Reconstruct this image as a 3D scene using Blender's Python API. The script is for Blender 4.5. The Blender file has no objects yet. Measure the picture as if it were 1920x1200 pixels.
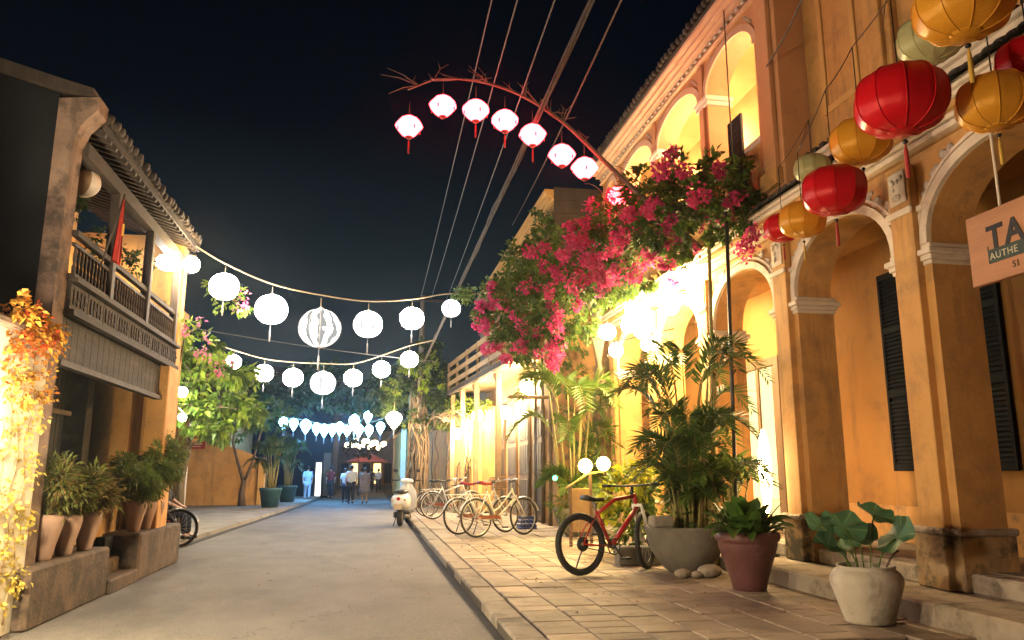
import bpy, math, random
import numpy as np
from math import sin, cos, pi, radians, sqrt, atan2
from mathutils import Vector, Matrix

random.seed(7)
RNG = np.random.default_rng(7)
SC = bpy.context.scene
COL = SC.collection

# ------------------------------------------------------------------ camera, sky, exposure
cam_data = bpy.data.cameras.new("camera")
cam = bpy.data.objects.new("camera", cam_data)
COL.objects.link(cam)
cam.location = (0, 0, 1.4)
cam.rotation_euler = (radians(90 + 11.158), 0, radians(-10.353))
cam_data.sensor_width = 36.0
cam_data.lens = 36.0 * 1450 / 1920
cam_data.clip_end = 500
SC.camera = cam

world = bpy.data.worlds.new("World")
SC.world = world
world.use_nodes = True
wn = world.node_tree.nodes
wl = world.node_tree.links
wn.clear()
w_out = wn.new("ShaderNodeOutputWorld")
w_bg = wn.new("ShaderNodeBackground")
w_tc = wn.new("ShaderNodeTexCoord")
w_sep = wn.new("ShaderNodeSeparateXYZ")
w_ramp = wn.new("ShaderNodeValToRGB")
wl.new(w_tc.outputs["Generated"], w_sep.inputs[0])
wl.new(w_sep.outputs["Z"], w_ramp.inputs[0])
wl.new(w_ramp.outputs[0], w_bg.inputs[0])
wl.new(w_bg.outputs[0], w_out.inputs[0])
cr = w_ramp.color_ramp          # night sky: town glow near the horizon, near black overhead
cr.elements[0].position = 0.0
cr.elements[0].color = (0.015, 0.030, 0.038, 1)
cr.elements[1].position = 0.75
cr.elements[1].color = (0.0005, 0.0007, 0.0014, 1)
e = cr.elements.new(0.2); e.color = (0.0056, 0.0125, 0.0170, 1)
e = cr.elements.new(0.42); e.color = (0.0008, 0.0020, 0.0042, 1)
w_bg.inputs[1].default_value = 1.0

moon_d = bpy.data.lights.new("moon", 'SUN')
moon_d.energy = 0.012
moon_d.color = (0.75, 0.85, 1.0)
moon_d.angle = radians(0.5)
moon = bpy.data.objects.new("moon", moon_d)
COL.objects.link(moon)
moon.rotation_euler = (radians(35), radians(20), 0)

SC.render.engine = 'CYCLES'
SC.cycles.use_denoising = True
try:
    SC.cycles.denoiser = 'OPENIMAGEDENOISE'
except Exception:
    pass
SC.cycles.max_bounces = 6
SC.cycles.diffuse_bounces = 3
SC.cycles.glossy_bounces = 2
SC.cycles.transmission_bounces = 4
SC.cycles.transparent_max_bounces = 8
SC.cycles.sample_clamp_indirect = 4.0
SC.cycles.sample_clamp_direct = 0.0
SC.cycles.caustics_reflective = False
SC.cycles.caustics_refractive = False
SC.view_settings.view_transform = 'Standard'
SC.view_settings.look = 'None'
SC.view_settings.exposure = 0.6
SC.view_settings.gamma = 1.0

# ------------------------------------------------------------------ materials
MATS = {}

def new_mat(name):
    m = bpy.data.materials.new(name)
    m.use_nodes = True
    m.node_tree.nodes.clear()
    MATS[name] = m
    return m, m.node_tree.nodes, m.node_tree.links

def surf(name, c1, c2=None, scale=3.0, rough=0.8, bump=0.15, bscale=40.0, stain=None, stain_scale=1.2,
         stain_lo=0.52, stain_hi=0.7, metal=0.0, detail=6.0, spec=0.4, stretch=(1, 1, 1), island=0.0, sheen=0.0, aniso=0.0, streak=None, speck=None):
    """base colour: two tones mixed by noise, optional stain tone with a shape of its own, fine bump"""
    m, n, l = new_mat(name)
    out = n.new("ShaderNodeOutputMaterial")
    b = n.new("ShaderNodeBsdfPrincipled")
    l.new(b.outputs[0], out.inputs[0])
    b.inputs["Roughness"].default_value = rough
    b.inputs["Metallic"].default_value = metal
    b.inputs["Specular IOR Level"].default_value = spec
    if aniso:
        b.inputs["Anisotropic"].default_value = aniso
    if sheen:
        b.inputs["Sheen Weight"].default_value = sheen
    tc = n.new("ShaderNodeTexCoord")
    mp = n.new("ShaderNodeMapping")
    mp.inputs["Scale"].default_value = stretch
    l.new(tc.outputs["Object"], mp.inputs[0])
    c2 = c2 or tuple(x * 0.8 for x in c1)
    nz = n.new("ShaderNodeTexNoise")
    nz.inputs["Scale"].default_value = scale
    nz.inputs["Detail"].default_value = detail
    nz.inputs["Roughness"].default_value = 0.62
    l.new(mp.outputs[0], nz.inputs["Vector"])
    rp = n.new("ShaderNodeValToRGB")
    rp.color_ramp.elements[0].position = 0.32
    rp.color_ramp.elements[1].position = 0.68
    rp.color_ramp.elements[0].color = (*c1, 1)
    rp.color_ramp.elements[1].color = (*c2, 1)
    l.new(nz.outputs["Fac"], rp.inputs[0])
    col = rp.outputs[0]
    if stain:
        n2 = n.new("ShaderNodeTexNoise")
        n2.inputs["Scale"].default_value = stain_scale
        n2.inputs["Detail"].default_value = 8
        n2.inputs["Roughness"].default_value = 0.7
        l.new(mp.outputs[0], n2.inputs["Vector"])
        r2 = n.new("ShaderNodeMapRange")
        r2.inputs["From Min"].default_value = stain_lo
        r2.inputs["From Max"].default_value = stain_hi
        l.new(n2.outputs["Fac"], r2.inputs["Value"])
        mx = n.new("ShaderNodeMix"); mx.data_type = 'RGBA'
        l.new(r2.outputs[0], mx.inputs["Factor"])
        l.new(col, mx.inputs["A"])
        mx.inputs["B"].default_value = (*stain, 1)
        col = mx.outputs["Result"]
    if streak:      # rain and damp streaks running down the face
        sc_m = n.new("ShaderNodeMapping"); sc_m.inputs["Scale"].default_value = (1, 1, 0.13)
        l.new(tc.outputs["Object"], sc_m.inputs[0])
        n3 = n.new("ShaderNodeTexNoise"); n3.inputs["Scale"].default_value = streak[1]; n3.inputs["Detail"].default_value = 7; n3.inputs["Roughness"].default_value = 0.65
        l.new(sc_m.outputs[0], n3.inputs["Vector"])
        r3 = n.new("ShaderNodeMapRange"); r3.inputs["From Min"].default_value = streak[2]; r3.inputs["From Max"].default_value = streak[3]; r3.inputs["To Max"].default_value = 0.8
        l.new(n3.outputs["Fac"], r3.inputs["Value"])
        m3 = n.new("ShaderNodeMix"); m3.data_type = 'RGBA'
        l.new(r3.outputs[0], m3.inputs["Factor"]); l.new(col, m3.inputs["A"]); m3.inputs["B"].default_value = (*streak[0], 1)
        col = m3.outputs["Result"]
    if speck:       # grit: small dark and pale grains, fine cracks
        n4 = n.new("ShaderNodeTexNoise"); n4.inputs["Scale"].default_value = speck[0]; n4.inputs["Detail"].default_value = 4; n4.inputs["Roughness"].default_value = 0.8
        l.new(mp.outputs[0], n4.inputs["Vector"])
        r4 = n.new("ShaderNodeMapRange"); r4.inputs["From Min"].default_value = 0.3; r4.inputs["From Max"].default_value = 0.7; r4.inputs["To Min"].default_value = 1 - speck[1]; r4.inputs["To Max"].default_value = 1 + speck[1]
        l.new(n4.outputs["Fac"], r4.inputs["Value"])
        vo = n.new("ShaderNodeTexVoronoi"); vo.feature = 'DISTANCE_TO_EDGE'; vo.inputs["Scale"].default_value = speck[2]
        wd = n.new("ShaderNodeTexNoise"); wd.inputs["Scale"].default_value = 2.5; wd.inputs["Detail"].default_value = 5
        l.new(mp.outputs[0], wd.inputs["Vector"])
        va = n.new("ShaderNodeVectorMath"); va.operation = 'MULTIPLY_ADD'; va.inputs[1].default_value = (.9, .9, .9)
        l.new(wd.outputs["Color"], va.inputs[0]); l.new(mp.outputs[0], va.inputs[2]); l.new(va.outputs[0], vo.inputs["Vector"])
        r5 = n.new("ShaderNodeMapRange"); r5.inputs["From Max"].default_value = speck[3]; r5.inputs["To Min"].default_value = 0.45; r5.inputs["To Max"].default_value = 1.0
        l.new(vo.outputs["Distance"], r5.inputs["Value"])
        mm = n.new("ShaderNodeMath"); mm.operation = 'MULTIPLY'; l.new(r4.outputs[0], mm.inputs[0]); l.new(r5.outputs[0], mm.inputs[1])
        hv = n.new("ShaderNodeHueSaturation"); l.new(col, hv.inputs["Color"]); l.new(mm.outputs[0], hv.inputs["Value"])
        col = hv.outputs[0]
    if island:
        oi = n.new("ShaderNodeObjectInfo")
        mr = n.new("ShaderNodeMapRange")
        mr.inputs["To Min"].default_value = 1 - island
        mr.inputs["To Max"].default_value = 1 + island * 0.6
        l.new(oi.outputs["Random"], mr.inputs["Value"])
        hs = n.new("ShaderNodeHueSaturation")
        l.new(col, hs.inputs["Color"])
        l.new(mr.outputs[0], hs.inputs["Value"])
        col = hs.outputs[0]
    l.new(col, b.inputs["Base Color"])
    if bump:
        nb = n.new("ShaderNodeTexNoise")
        nb.inputs["Scale"].default_value = bscale
        nb.inputs["Detail"].default_value = 5
        l.new(mp.outputs[0], nb.inputs["Vector"])
        bp = n.new("ShaderNodeBump")
        bp.inputs["Strength"].default_value = bump
        bp.inputs["Distance"].default_value = 0.02
        l.new(nb.outputs["Fac"], bp.inputs["Height"])
        l.new(bp.outputs[0], b.inputs["Normal"])
    return m

def leafmat(name, c1, c2, trans=0.35, rough=0.55):
    """two leaf tones by leaf, light shining through"""
    m, n, l = new_mat(name)
    out = n.new("ShaderNodeOutputMaterial")
    geo = n.new("ShaderNodeNewGeometry")
    rp = n.new("ShaderNodeValToRGB")
    rp.color_ramp.elements[0].color = (*c1, 1)
    rp.color_ramp.elements[1].color = (*c2, 1)
    l.new(geo.outputs["Random Per Island"], rp.inputs[0])
    b = n.new("ShaderNodeBsdfPrincipled")
    b.inputs["Roughness"].default_value = rough
    b.inputs["Specular IOR Level"].default_value = 0.35
    t = n.new("ShaderNodeBsdfTranslucent")
    mx = n.new("ShaderNodeMixShader")
    mx.inputs[0].default_value = trans
    l.new(rp.outputs[0], b.inputs["Base Color"])
    l.new(rp.outputs[0], t.inputs["Color"])
    l.new(b.outputs[0], mx.inputs[1])
    l.new(t.outputs[0], mx.inputs[2])
    l.new(mx.outputs[0], out.inputs[0])
    return m

def emit(name, col, strength, pleat=0.0, pscale=30.0, plo=0.36):
    m, n, l = new_mat(name)
    out = n.new("ShaderNodeOutputMaterial")
    em = n.new("ShaderNodeEmission")
    em.inputs[0].default_value = (*col, 1)
    em.inputs[1].default_value = strength
    if pleat:       # crumpled fabric: fold shading painted into the emission as weaker streaks
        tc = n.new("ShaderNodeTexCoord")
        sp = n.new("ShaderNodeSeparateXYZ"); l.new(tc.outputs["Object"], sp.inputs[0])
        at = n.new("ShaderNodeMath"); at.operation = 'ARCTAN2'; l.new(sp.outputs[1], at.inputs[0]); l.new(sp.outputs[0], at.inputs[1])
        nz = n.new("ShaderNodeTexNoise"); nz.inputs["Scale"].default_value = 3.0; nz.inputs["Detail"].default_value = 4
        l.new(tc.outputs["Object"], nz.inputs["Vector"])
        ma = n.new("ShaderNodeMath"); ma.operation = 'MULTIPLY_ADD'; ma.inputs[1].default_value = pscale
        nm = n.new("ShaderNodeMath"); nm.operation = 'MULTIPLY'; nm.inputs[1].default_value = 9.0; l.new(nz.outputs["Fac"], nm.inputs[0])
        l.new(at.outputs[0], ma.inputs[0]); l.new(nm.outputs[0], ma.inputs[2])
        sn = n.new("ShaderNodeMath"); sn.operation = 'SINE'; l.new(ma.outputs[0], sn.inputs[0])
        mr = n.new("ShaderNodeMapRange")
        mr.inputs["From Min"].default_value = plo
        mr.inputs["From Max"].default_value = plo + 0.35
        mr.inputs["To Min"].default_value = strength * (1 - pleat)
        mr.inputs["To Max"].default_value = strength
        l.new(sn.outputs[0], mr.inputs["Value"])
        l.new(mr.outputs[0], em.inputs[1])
    l.new(em.outputs[0], out.inputs[0])
    return m

def silk(name, c, trans=0.25):
    """woven silk: soft sheen, faint thread lines"""
    m, n, l = new_mat(name)
    out = n.new("ShaderNodeOutputMaterial")
    b = n.new("ShaderNodeBsdfPrincipled")
    b.inputs["Roughness"].default_value = 0.34
    b.inputs["Specular IOR Level"].default_value = 0.7
    b.inputs["Anisotropic"].default_value = 0.75
    b.inputs["Specular Tint"].default_value = (*[min(1, .25 + x * 1.2) for x in c], 1)
    tg = n.new("ShaderNodeTangent"); tg.direction_type = 'RADIAL'; tg.axis = 'Z'
    l.new(tg.outputs[0], b.inputs["Tangent"])
    tc = n.new("ShaderNodeTexCoord")
    mp = n.new("ShaderNodeMapping")
    mp.inputs["Scale"].default_value = (1, 1, 9)
    nz = n.new("ShaderNodeTexNoise")
    nz.inputs["Scale"].default_value = 22
    nz.inputs["Detail"].default_value = 4
    l.new(tc.outputs["Object"], mp.inputs[0])
    l.new(mp.outputs[0], nz.inputs["Vector"])
    rp = n.new("ShaderNodeValToRGB")
    rp.color_ramp.elements[0].color = (*[x * 0.72 for x in c], 1)
    rp.color_ramp.elements[1].color = (*[min(1, x * 1.15) for x in c], 1)
    l.new(nz.outputs["Fac"], rp.inputs[0])
    l.new(rp.outputs[0], b.inputs["Base Color"])
    bp = n.new("ShaderNodeBump")
    bp.inputs["Strength"].default_value = 0.12
    bp.inputs["Distance"].default_value = 0.01
    l.new(nz.outputs["Fac"], bp.inputs["Height"])
    l.new(bp.outputs[0], b.inputs["Normal"])
    t = n.new("ShaderNodeBsdfTranslucent")
    l.new(rp.outputs[0], t.inputs["Color"])
    mx = n.new("ShaderNodeMixShader")
    mx.inputs[0].default_value = trans
    l.new(b.outputs[0], mx.inputs[1])
    l.new(t.outputs[0], mx.inputs[2])
    l.new(mx.outputs[0], out.inputs[0])
    return m

surf("ochre", (0.61, 0.335, 0.120), (0.53, 0.270, 0.085), 1.6, 0.88, 0.22, 30, stain=(0.36, 0.20, 0.085), stain_scale=2.0, stain_lo=0.48, stain_hi=0.70, streak=((0.22, 0.13, 0.07), 4.0, 0.54, 0.72))
surf("ochre_in_shade", (0.37, 0.185, 0.055), (0.30, 0.15, 0.045), 1.6, 0.9, 0.2, 30, stain=(0.20, 0.11, 0.05), stain_scale=1.6, stain_lo=0.52, stain_hi=0.76, streak=((0.17, 0.10, 0.05), 3.5, 0.55, 0.75))  # ochre darkened: the porch's shade is put into its colour
surf("peach", (0.62, 0.33, 0.165), (0.54, 0.27, 0.13), 1.6, 0.88, 0.2, 30, stain=(0.40, 0.21, 0.12), stain_scale=1.8, stain_lo=0.55, stain_hi=0.76)
surf("peach_pale", (0.68, 0.44, 0.30), (0.60, 0.36, 0.23), 3, 0.88, 0.2, 30)
surf("ochre_worn", (0.50, 0.27, 0.09), (0.42, 0.24, 0.11), 2.5, 0.9, 0.3, 25, stain=(0.13, 0.10, 0.07), stain_scale=2.2, stain_lo=0.50, stain_hi=0.66)
surf("ochre_pale", (0.62, 0.38, 0.14), (0.55, 0.31, 0.10), 1.6, 0.88, 0.12, 30)
surf("trim", (0.76, 0.66, 0.55), (0.66, 0.55, 0.45), 4, 0.85, 0.2, 40, stain=(0.36, 0.28, 0.22), stain_scale=3, stain_lo=0.56, stain_hi=0.75)
surf("relief", (0.60, 0.54, 0.48), (0.45, 0.36, 0.28), 16, 0.9, 0.9, 22)
surf("grime_trim", (0.42, 0.36, 0.30), (0.22, 0.17, 0.12), 5, 0.92, 0.5, 25, stain=(0.07, 0.06, 0.05), stain_scale=2.5, stain_lo=0.5, stain_hi=0.64)
surf("pilaster_base", (0.46, 0.28, 0.12), (0.34, 0.24, 0.15), 4, 0.92, 0.4, 25, stain=(0.08, 0.07, 0.055), stain_scale=2.6, stain_lo=0.47, stain_hi=0.60)
surf("step_stone", (0.40, 0.34, 0.28), (0.27, 0.22, 0.17), 3, 0.9, 0.4, 30, stain=(0.10, 0.085, 0.07), stain_scale=2, stain_lo=0.5, stain_hi=0.65)
surf("roof_tile", (0.060, 0.046, 0.038), (0.033, 0.028, 0.025), 8, 0.92, 0.4, 30, stain=(0.026, 0.028, 0.025), stain_scale=4, island=0.35)
surf("road", (0.160, 0.150, 0.140), (0.112, 0.105, 0.098), 1.6, 0.80, 0.55, 90, stain=(0.085, 0.080, 0.075), stain_scale=0.5, stain_lo=0.50, stain_hi=0.66, detail=12, stretch=(1, .55, 1), speck=(75, .45, .12, .0012))
surf("gutter", (0.05, 0.045, 0.04), (0.025, 0.023, 0.02), 3, 0.9, 0.3, 60)
surf("paver", (0.36, 0.285, 0.215), (0.25, 0.19, 0.14), 3, 0.72, 0.35, 45, stain=(0.13, 0.10, 0.08), stain_scale=1.7, stain_lo=0.52, stain_hi=0.7, island=0.34)
surf("paver_joint", (0.07, 0.058, 0.048), (0.045, 0.04, 0.035), 8, 0.95, 0.5, 50)
surf("kerb_stone", (0.30, 0.26, 0.22), (0.22, 0.185, 0.15), 4, 0.85, 0.35, 40, stain=(0.11, 0.10, 0.09), stain_scale=2, island=0.15)
surf("concrete", (0.30, 0.275, 0.24), (0.21, 0.19, 0.165), 2, 0.9, 0.35, 50, stain=(0.12, 0.11, 0.10), stain_scale=1.2)
surf("ground", (0.12, 0.11, 0.10), (0.08, 0.075, 0.07), 0.7, 0.95, 0.2, 20)
surf("dark_wood", (0.060, 0.046, 0.039), (0.034, 0.026, 0.023), 6, 0.75, 0.35, 40, stretch=(1, 1, 0.25))
surf("black_wood", (0.030, 0.024, 0.022), (0.018, 0.015, 0.015), 6, 0.65, 0.3, 40, stretch=(1, 1, 0.3))
surf("grey_wood", (0.046, 0.036, 0.031), (0.025, 0.020, 0.018), 5, 0.85, 0.45, 40, stretch=(1, 0.25, 1), stain=(0.07, 0.058, 0.05), stain_scale=3)
surf("carved_wood", (0.070, 0.056, 0.048), (0.040, 0.032, 0.028), 9, 0.85, 0.9, 18, stain=(0.022, 0.018, 0.016), stain_scale=5)
surf("old_plaster", (0.27, 0.185, 0.145), (0.18, 0.12, 0.095), 3, 0.92, 0.5, 24, stain=(0.065, 0.05, 0.045), stain_scale=2.2, stain_lo=0.49, stain_hi=0.62, streak=((0.07, 0.055, 0.05), 5, 0.54, 0.68))
surf("plaster_darkened", (0.007, 0.009, 0.013), (0.004, 0.005, 0.008), 2, 0.95, 0.2, 20)  # near black: the gable's lack of light is put into the colour
surf("plinth", (0.15, 0.104, 0.074), (0.095, 0.066, 0.048), 3, 0.92, 0.7, 22, stain=(0.05, 0.042, 0.036), stain_scale=2.2, stain_lo=0.46, stain_hi=0.60, streak=((0.045, 0.038, 0.034), 4, 0.52, 0.66))
surf("whitewash", (0.72, 0.68, 0.58), (0.64, 0.58, 0.46), 2, 0.9, 0.2, 30)
surf("pale_wood", (0.36, 0.24, 0.12), (0.27, 0.17, 0.085), 5, 0.75, 0.3, 40, stretch=(1, 0.2, 1))
surf("brown_wood", (0.16, 0.095, 0.055), (0.10, 0.06, 0.036), 6, 0.7, 0.3, 40, stretch=(1, 1, 0.25))
surf("shutter_blue", (0.0055, 0.0075, 0.013), (0.0035, 0.005, 0.009), 5, 0.8, 0.2, 40, stain=(0.012, 0.014, 0.019), stain_scale=5, spec=0.15)
surf("sign_wood", (0.46, 0.215, 0.105), (0.36, 0.155, 0.075), 3, 0.6, 0.2, 30, stretch=(1, 0.3, 2), stain=(0.22, 0.09, 0.045), stain_scale=1.6)
surf("ink", (0.012, 0.011, 0.014), None, 4, 0.6, 0)
surf("sign_green", (0.025, 0.045, 0.035), (0.018, 0.03, 0.026), 4, 0.6, 0.05)
surf("cream_paint", (0.62, 0.55, 0.42), None, 4, 0.6, 0)
surf("stone_bowl", (0.19, 0.175, 0.155), (0.125, 0.115, 0.10), 4, 0.9, 0.4, 30, stain=(0.10, 0.10, 0.08), stain_scale=3)
surf("red_pot", (0.125, 0.050, 0.050), (0.085, 0.034, 0.036), 5, 0.5, 0.25, 30, stain=(0.20, 0.125, 0.115), stain_scale=3, stain_lo=0.56, stain_hi=0.75)
surf("white_pot", (0.52, 0.47, 0.40), (0.40, 0.35, 0.29), 4, 0.8, 0.35, 30, stain=(0.20, 0.17, 0.14), stain_scale=3.2, stain_lo=0.53, stain_hi=0.70, streak=((0.22, 0.18, 0.14), 9, 0.56, 0.72))
surf("jar", (0.38, 0.245, 0.19), (0.29, 0.185, 0.145), 5, 0.75, 0.2, 30, stain=(0.22, 0.16, 0.12), stain_scale=3)
surf("blue_pot", (0.035, 0.10, 0.12), (0.025, 0.07, 0.085), 4, 0.5, 0.1, 30)
surf("soil", (0.05, 0.04, 0.03), None, 10, 0.95, 0.6, 40)
surf("bark", (0.17, 0.125, 0.085), (0.09, 0.065, 0.045), 9, 0.92, 0.7, 25, stretch=(1, 1, 0.3))
surf("twig", (0.12, 0.085, 0.065), (0.08, 0.055, 0.045), 9, 0.9, 0.3, 40)
surf("cane", (0.30, 0.24, 0.08), (0.20, 0.19, 0.06), 6, 0.6, 0.1, 40, stretch=(1, 1, 4))
surf("cable", (0.06, 0.05, 0.042), (0.035, 0.03, 0.026), 6, 0.8, 0.2, 40)
surf("cable_pale", (0.11, 0.115, 0.115), None, 6, 0.7, 0)
surf("rope", (0.34, 0.27, 0.16), (0.24, 0.19, 0.11), 20, 0.85, 0.3, 80)
surf("rubber", (0.018, 0.018, 0.019), (0.03, 0.029, 0.028), 12, 0.75, 0.2, 60)
surf("steel", (0.55, 0.54, 0.52), (0.42, 0.41, 0.40), 9, 0.35, 0.05, 40, metal=0.9)
surf("dark_steel", (0.06, 0.06, 0.065), (0.04, 0.04, 0.042), 9, 0.45, 0.05, 40, metal=0.6)
surf("cream_enamel", (0.74, 0.71, 0.64), (0.66, 0.62, 0.54), 9, 0.35, 0.03, 40)
surf("red_enamel", (0.42, 0.025, 0.022), (0.34, 0.02, 0.018), 9, 0.3, 0.03, 40)
surf("rust_paint", (0.20, 0.055, 0.03), (0.13, 0.04, 0.025), 14, 0.6, 0.2, 40)
surf("black_frame", (0.045, 0.042, 0.038), (0.03, 0.028, 0.026), 9, 0.4, 0.03, 40)
surf("saddle_black", (0.022, 0.022, 0.023), None, 9, 0.55, 0.1, 60)
surf("saddle_red", (0.30, 0.035, 0.05), (0.22, 0.02, 0.03), 9, 0.5, 0.1, 60)
surf("basket", (0.36, 0.22, 0.12), (0.25, 0.15, 0.08), 30, 0.8, 0.5, 60)
surf("white_paint", (0.84, 0.84, 0.84), (0.80, 0.80, 0.80), 5, 0.25, 0.0)
surf("tail_red", (0.35, 0.012, 0.012), None, 5, 0.2, 0)
surf("plate", (0.55, 0.42, 0.28), (0.45, 0.35, 0.24), 12, 0.5, 0)
surf("glass_dark", (0.02, 0.022, 0.025), None, 4, 0.08, 0, spec=0.6)
surf("skin", (0.45, 0.28, 0.20), (0.40, 0.24, 0.17), 8, 0.6, 0)
surf("hair", (0.012, 0.010, 0.010), None, 8, 0.5, 0.2, 60)
surf("shirt_blue", (0.34, 0.43, 0.60), (0.28, 0.36, 0.52), 8, 0.9, 0.3, 25)
surf("shirt_white", (0.70, 0.72, 0.76), (0.52, 0.56, 0.64), 14, 0.9, 0.3, 25)
surf("trousers_pale", (0.36, 0.42, 0.52), (0.28, 0.33, 0.42), 8, 0.9, 0.3, 25)
surf("trousers_dark", (0.022, 0.026, 0.042), (0.015, 0.017, 0.026), 8, 0.9, 0.3, 25)
surf("dress_grey", (0.25, 0.235, 0.27), (0.16, 0.15, 0.19), 26, 0.9, 0.3, 25)
surf("shirt_red", (0.18, 0.02, 0.02), (0.12, 0.015, 0.015), 8, 0.9, 0.3, 25)
surf("shirt_black", (0.03, 0.03, 0.034), None, 8, 0.9, 0.3, 25)
surf("flag_red", (0.45, 0.02, 0.015), (0.30, 0.012, 0.01), 5, 0.8, 0.2, 20)
surf("flag_gold", (0.70, 0.42, 0.03), None, 5, 0.8, 0.2, 20)
surf("sign_red", (0.28, 0.022, 0.02), (0.24, 0.018, 0.018), 5, 0.5, 0)
surf("sign_yellow", (0.68, 0.42, 0.06), None, 5, 0.6, 0)
surf("plastic_blue", (0.02, 0.05, 0.22), None, 5, 0.4, 0)
surf("plastic_red", (0.35, 0.02, 0.03), None, 5, 0.4, 0)
surf("awning_red", (0.40, 0.10, 0.09), (0.30, 0.07, 0.06), 3, 0.85, 0.1)
surf("paper_dim", (0.62, 0.58, 0.55), (0.55, 0.50, 0.47), 6, 0.8, 0.1, 40)
surf("paper_tan", (0.30, 0.20, 0.13), (0.24, 0.16, 0.10), 6, 0.8, 0.1, 40)
surf("tassel_red", (0.36, 0.025, 0.022), None, 8, 0.7, 0.2, 80, stretch=(8, 8, 1))
surf("tassel_yellow", (0.58, 0.34, 0.05), None, 8, 0.7, 0.2, 80, stretch=(8, 8, 1))
surf("tassel_green", (0.12, 0.26, 0.05), None, 8, 0.7, 0.2, 80, stretch=(8, 8, 1))
surf("tassel_grey", (0.42, 0.42, 0.45), None, 8, 0.7, 0.2, 80, stretch=(8, 8, 1))
surf("bead_black", (0.012, 0.012, 0.016), None, 8, 0.3, 0)
surf("fan_blade", (0.09, 0.06, 0.04), None, 8, 0.5, 0)
silk("silk_red", (0.60, 0.010, 0.018), 0.25)
silk("silk_gold", (0.78, 0.36, 0.035), 0.30)
silk("silk_pale", (0.50, 0.47, 0.24), 0.30)
leafmat("leaf_boug", (0.034, 0.078, 0.012), (0.105, 0.150, 0.026), 0.4)
leafmat("leaf_brown", (0.12, 0.055, 0.012), (0.20, 0.11, 0.03), 0.35)
leafmat("bract_pink", (0.40, 0.014, 0.10), (0.68, 0.095, 0.27), 0.45, 0.8)
leafmat("bract_rose", (0.60, 0.12, 0.26), (0.74, 0.24, 0.40), 0.4, 0.8)
leafmat("leaf_ivy", (0.035, 0.072, 0.018), (0.075, 0.130, 0.035), 0.3)
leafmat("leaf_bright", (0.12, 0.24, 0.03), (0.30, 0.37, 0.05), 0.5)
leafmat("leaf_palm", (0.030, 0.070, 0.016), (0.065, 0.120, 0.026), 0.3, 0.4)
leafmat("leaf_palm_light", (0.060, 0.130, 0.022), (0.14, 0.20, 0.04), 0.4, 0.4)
leafmat("leaf_fern", (0.075, 0.100, 0.022), (0.15, 0.165, 0.040), 0.35)
leafmat("leaf_fern_dry", (0.15, 0.11, 0.035), (0.22, 0.15, 0.05), 0.35)
leafmat("leaf_croton", (0.20, 0.26, 0.02), (0.48, 0.46, 0.03), 0.4)
leafmat("leaf_tongue", (0.035, 0.095, 0.018), (0.080, 0.165, 0.030), 0.3, 0.35)
lm = leafmat("leaf_lotus", (0.040, 0.110, 0.055), (0.070, 0.160, 0.080), 0.25, 0.5)
def lotus_veins(m):
    """radial veins and a browned margin"""
    n, l = m.node_tree.nodes, m.node_tree.links
    tc = n.new("ShaderNodeTexCoord"); sp = n.new("ShaderNodeSeparateXYZ"); l.new(tc.outputs["Object"], sp.inputs[0])
    at = n.new("ShaderNodeMath"); at.operation = 'ARCTAN2'; l.new(sp.outputs[1], at.inputs[0]); l.new(sp.outputs[0], at.inputs[1])
    mu = n.new("ShaderNodeMath"); mu.operation = 'MULTIPLY'; mu.inputs[1].default_value = 9; l.new(at.outputs[0], mu.inputs[0])
    co = n.new("ShaderNodeMath"); co.operation = 'COSINE'; l.new(mu.outputs[0], co.inputs[0])
    mr = n.new("ShaderNodeMapRange"); mr.inputs["From Min"].default_value = .86; mr.inputs["From Max"].default_value = 1.0; mr.inputs["To Max"].default_value = .75; l.new(co.outputs[0], mr.inputs["Value"])
    nz = n.new("ShaderNodeTexNoise"); nz.inputs["Scale"].default_value = 9; nz.inputs["Detail"].default_value = 5; l.new(tc.outputs["Object"], nz.inputs["Vector"])
    nr = n.new("ShaderNodeMapRange"); nr.inputs["From Min"].default_value = .58; nr.inputs["From Max"].default_value = .72; nr.inputs["To Max"].default_value = .6; l.new(nz.outputs["Fac"], nr.inputs["Value"])
    rp = [q for q in n if q.type == 'VALTORGB'][0]
    m1 = n.new("ShaderNodeMix"); m1.data_type = 'RGBA'; m1.inputs["B"].default_value = (.16, .24, .10, 1); l.new(mr.outputs[0], m1.inputs["Factor"]); l.new(rp.outputs[0], m1.inputs["A"])
    m2 = n.new("ShaderNodeMix"); m2.data_type = 'RGBA'; m2.inputs["B"].default_value = (.13, .12, .05, 1); l.new(nr.outputs[0], m2.inputs["Factor"]); l.new(m1.outputs["Result"], m2.inputs["A"])
    for q in n:
        if q.type == 'BSDF_PRINCIPLED': l.new(m2.outputs["Result"], q.inputs["Base Color"])
        if q.type == 'BSDF_TRANSLUCENT': l.new(m2.outputs["Result"], q.inputs["Color"])
lotus_veins(lm)
leafmat("leaf_dark", (0.022, 0.052, 0.018), (0.060, 0.105, 0.034), 0.35)
leafmat("vine_orange", (0.42, 0.13, 0.02), (0.52, 0.32, 0.05), 0.4)
leafmat("vine_pale", (0.50, 0.36, 0.06), (0.62, 0.55, 0.16), 0.45)
leafmat("vine_red", (0.55, 0.06, 0.02), (0.62, 0.16, 0.04), 0.4)
emit("glow_white", (1.0, 0.93, 0.84), 50.0)
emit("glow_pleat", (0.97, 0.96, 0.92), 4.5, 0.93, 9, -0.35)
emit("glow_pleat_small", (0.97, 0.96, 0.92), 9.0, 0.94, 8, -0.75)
emit("glow_pink", (1.0, 0.046, 0.056), 14.5)
emit("glow_blue", (0.16, 0.50, 1.0), 75.0)
emit("glow_warm", (1.0, 0.66, 0.30), 60.0)
emit("glow_lamp", (1.0, 0.68, 0.28), 260.0)
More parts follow.
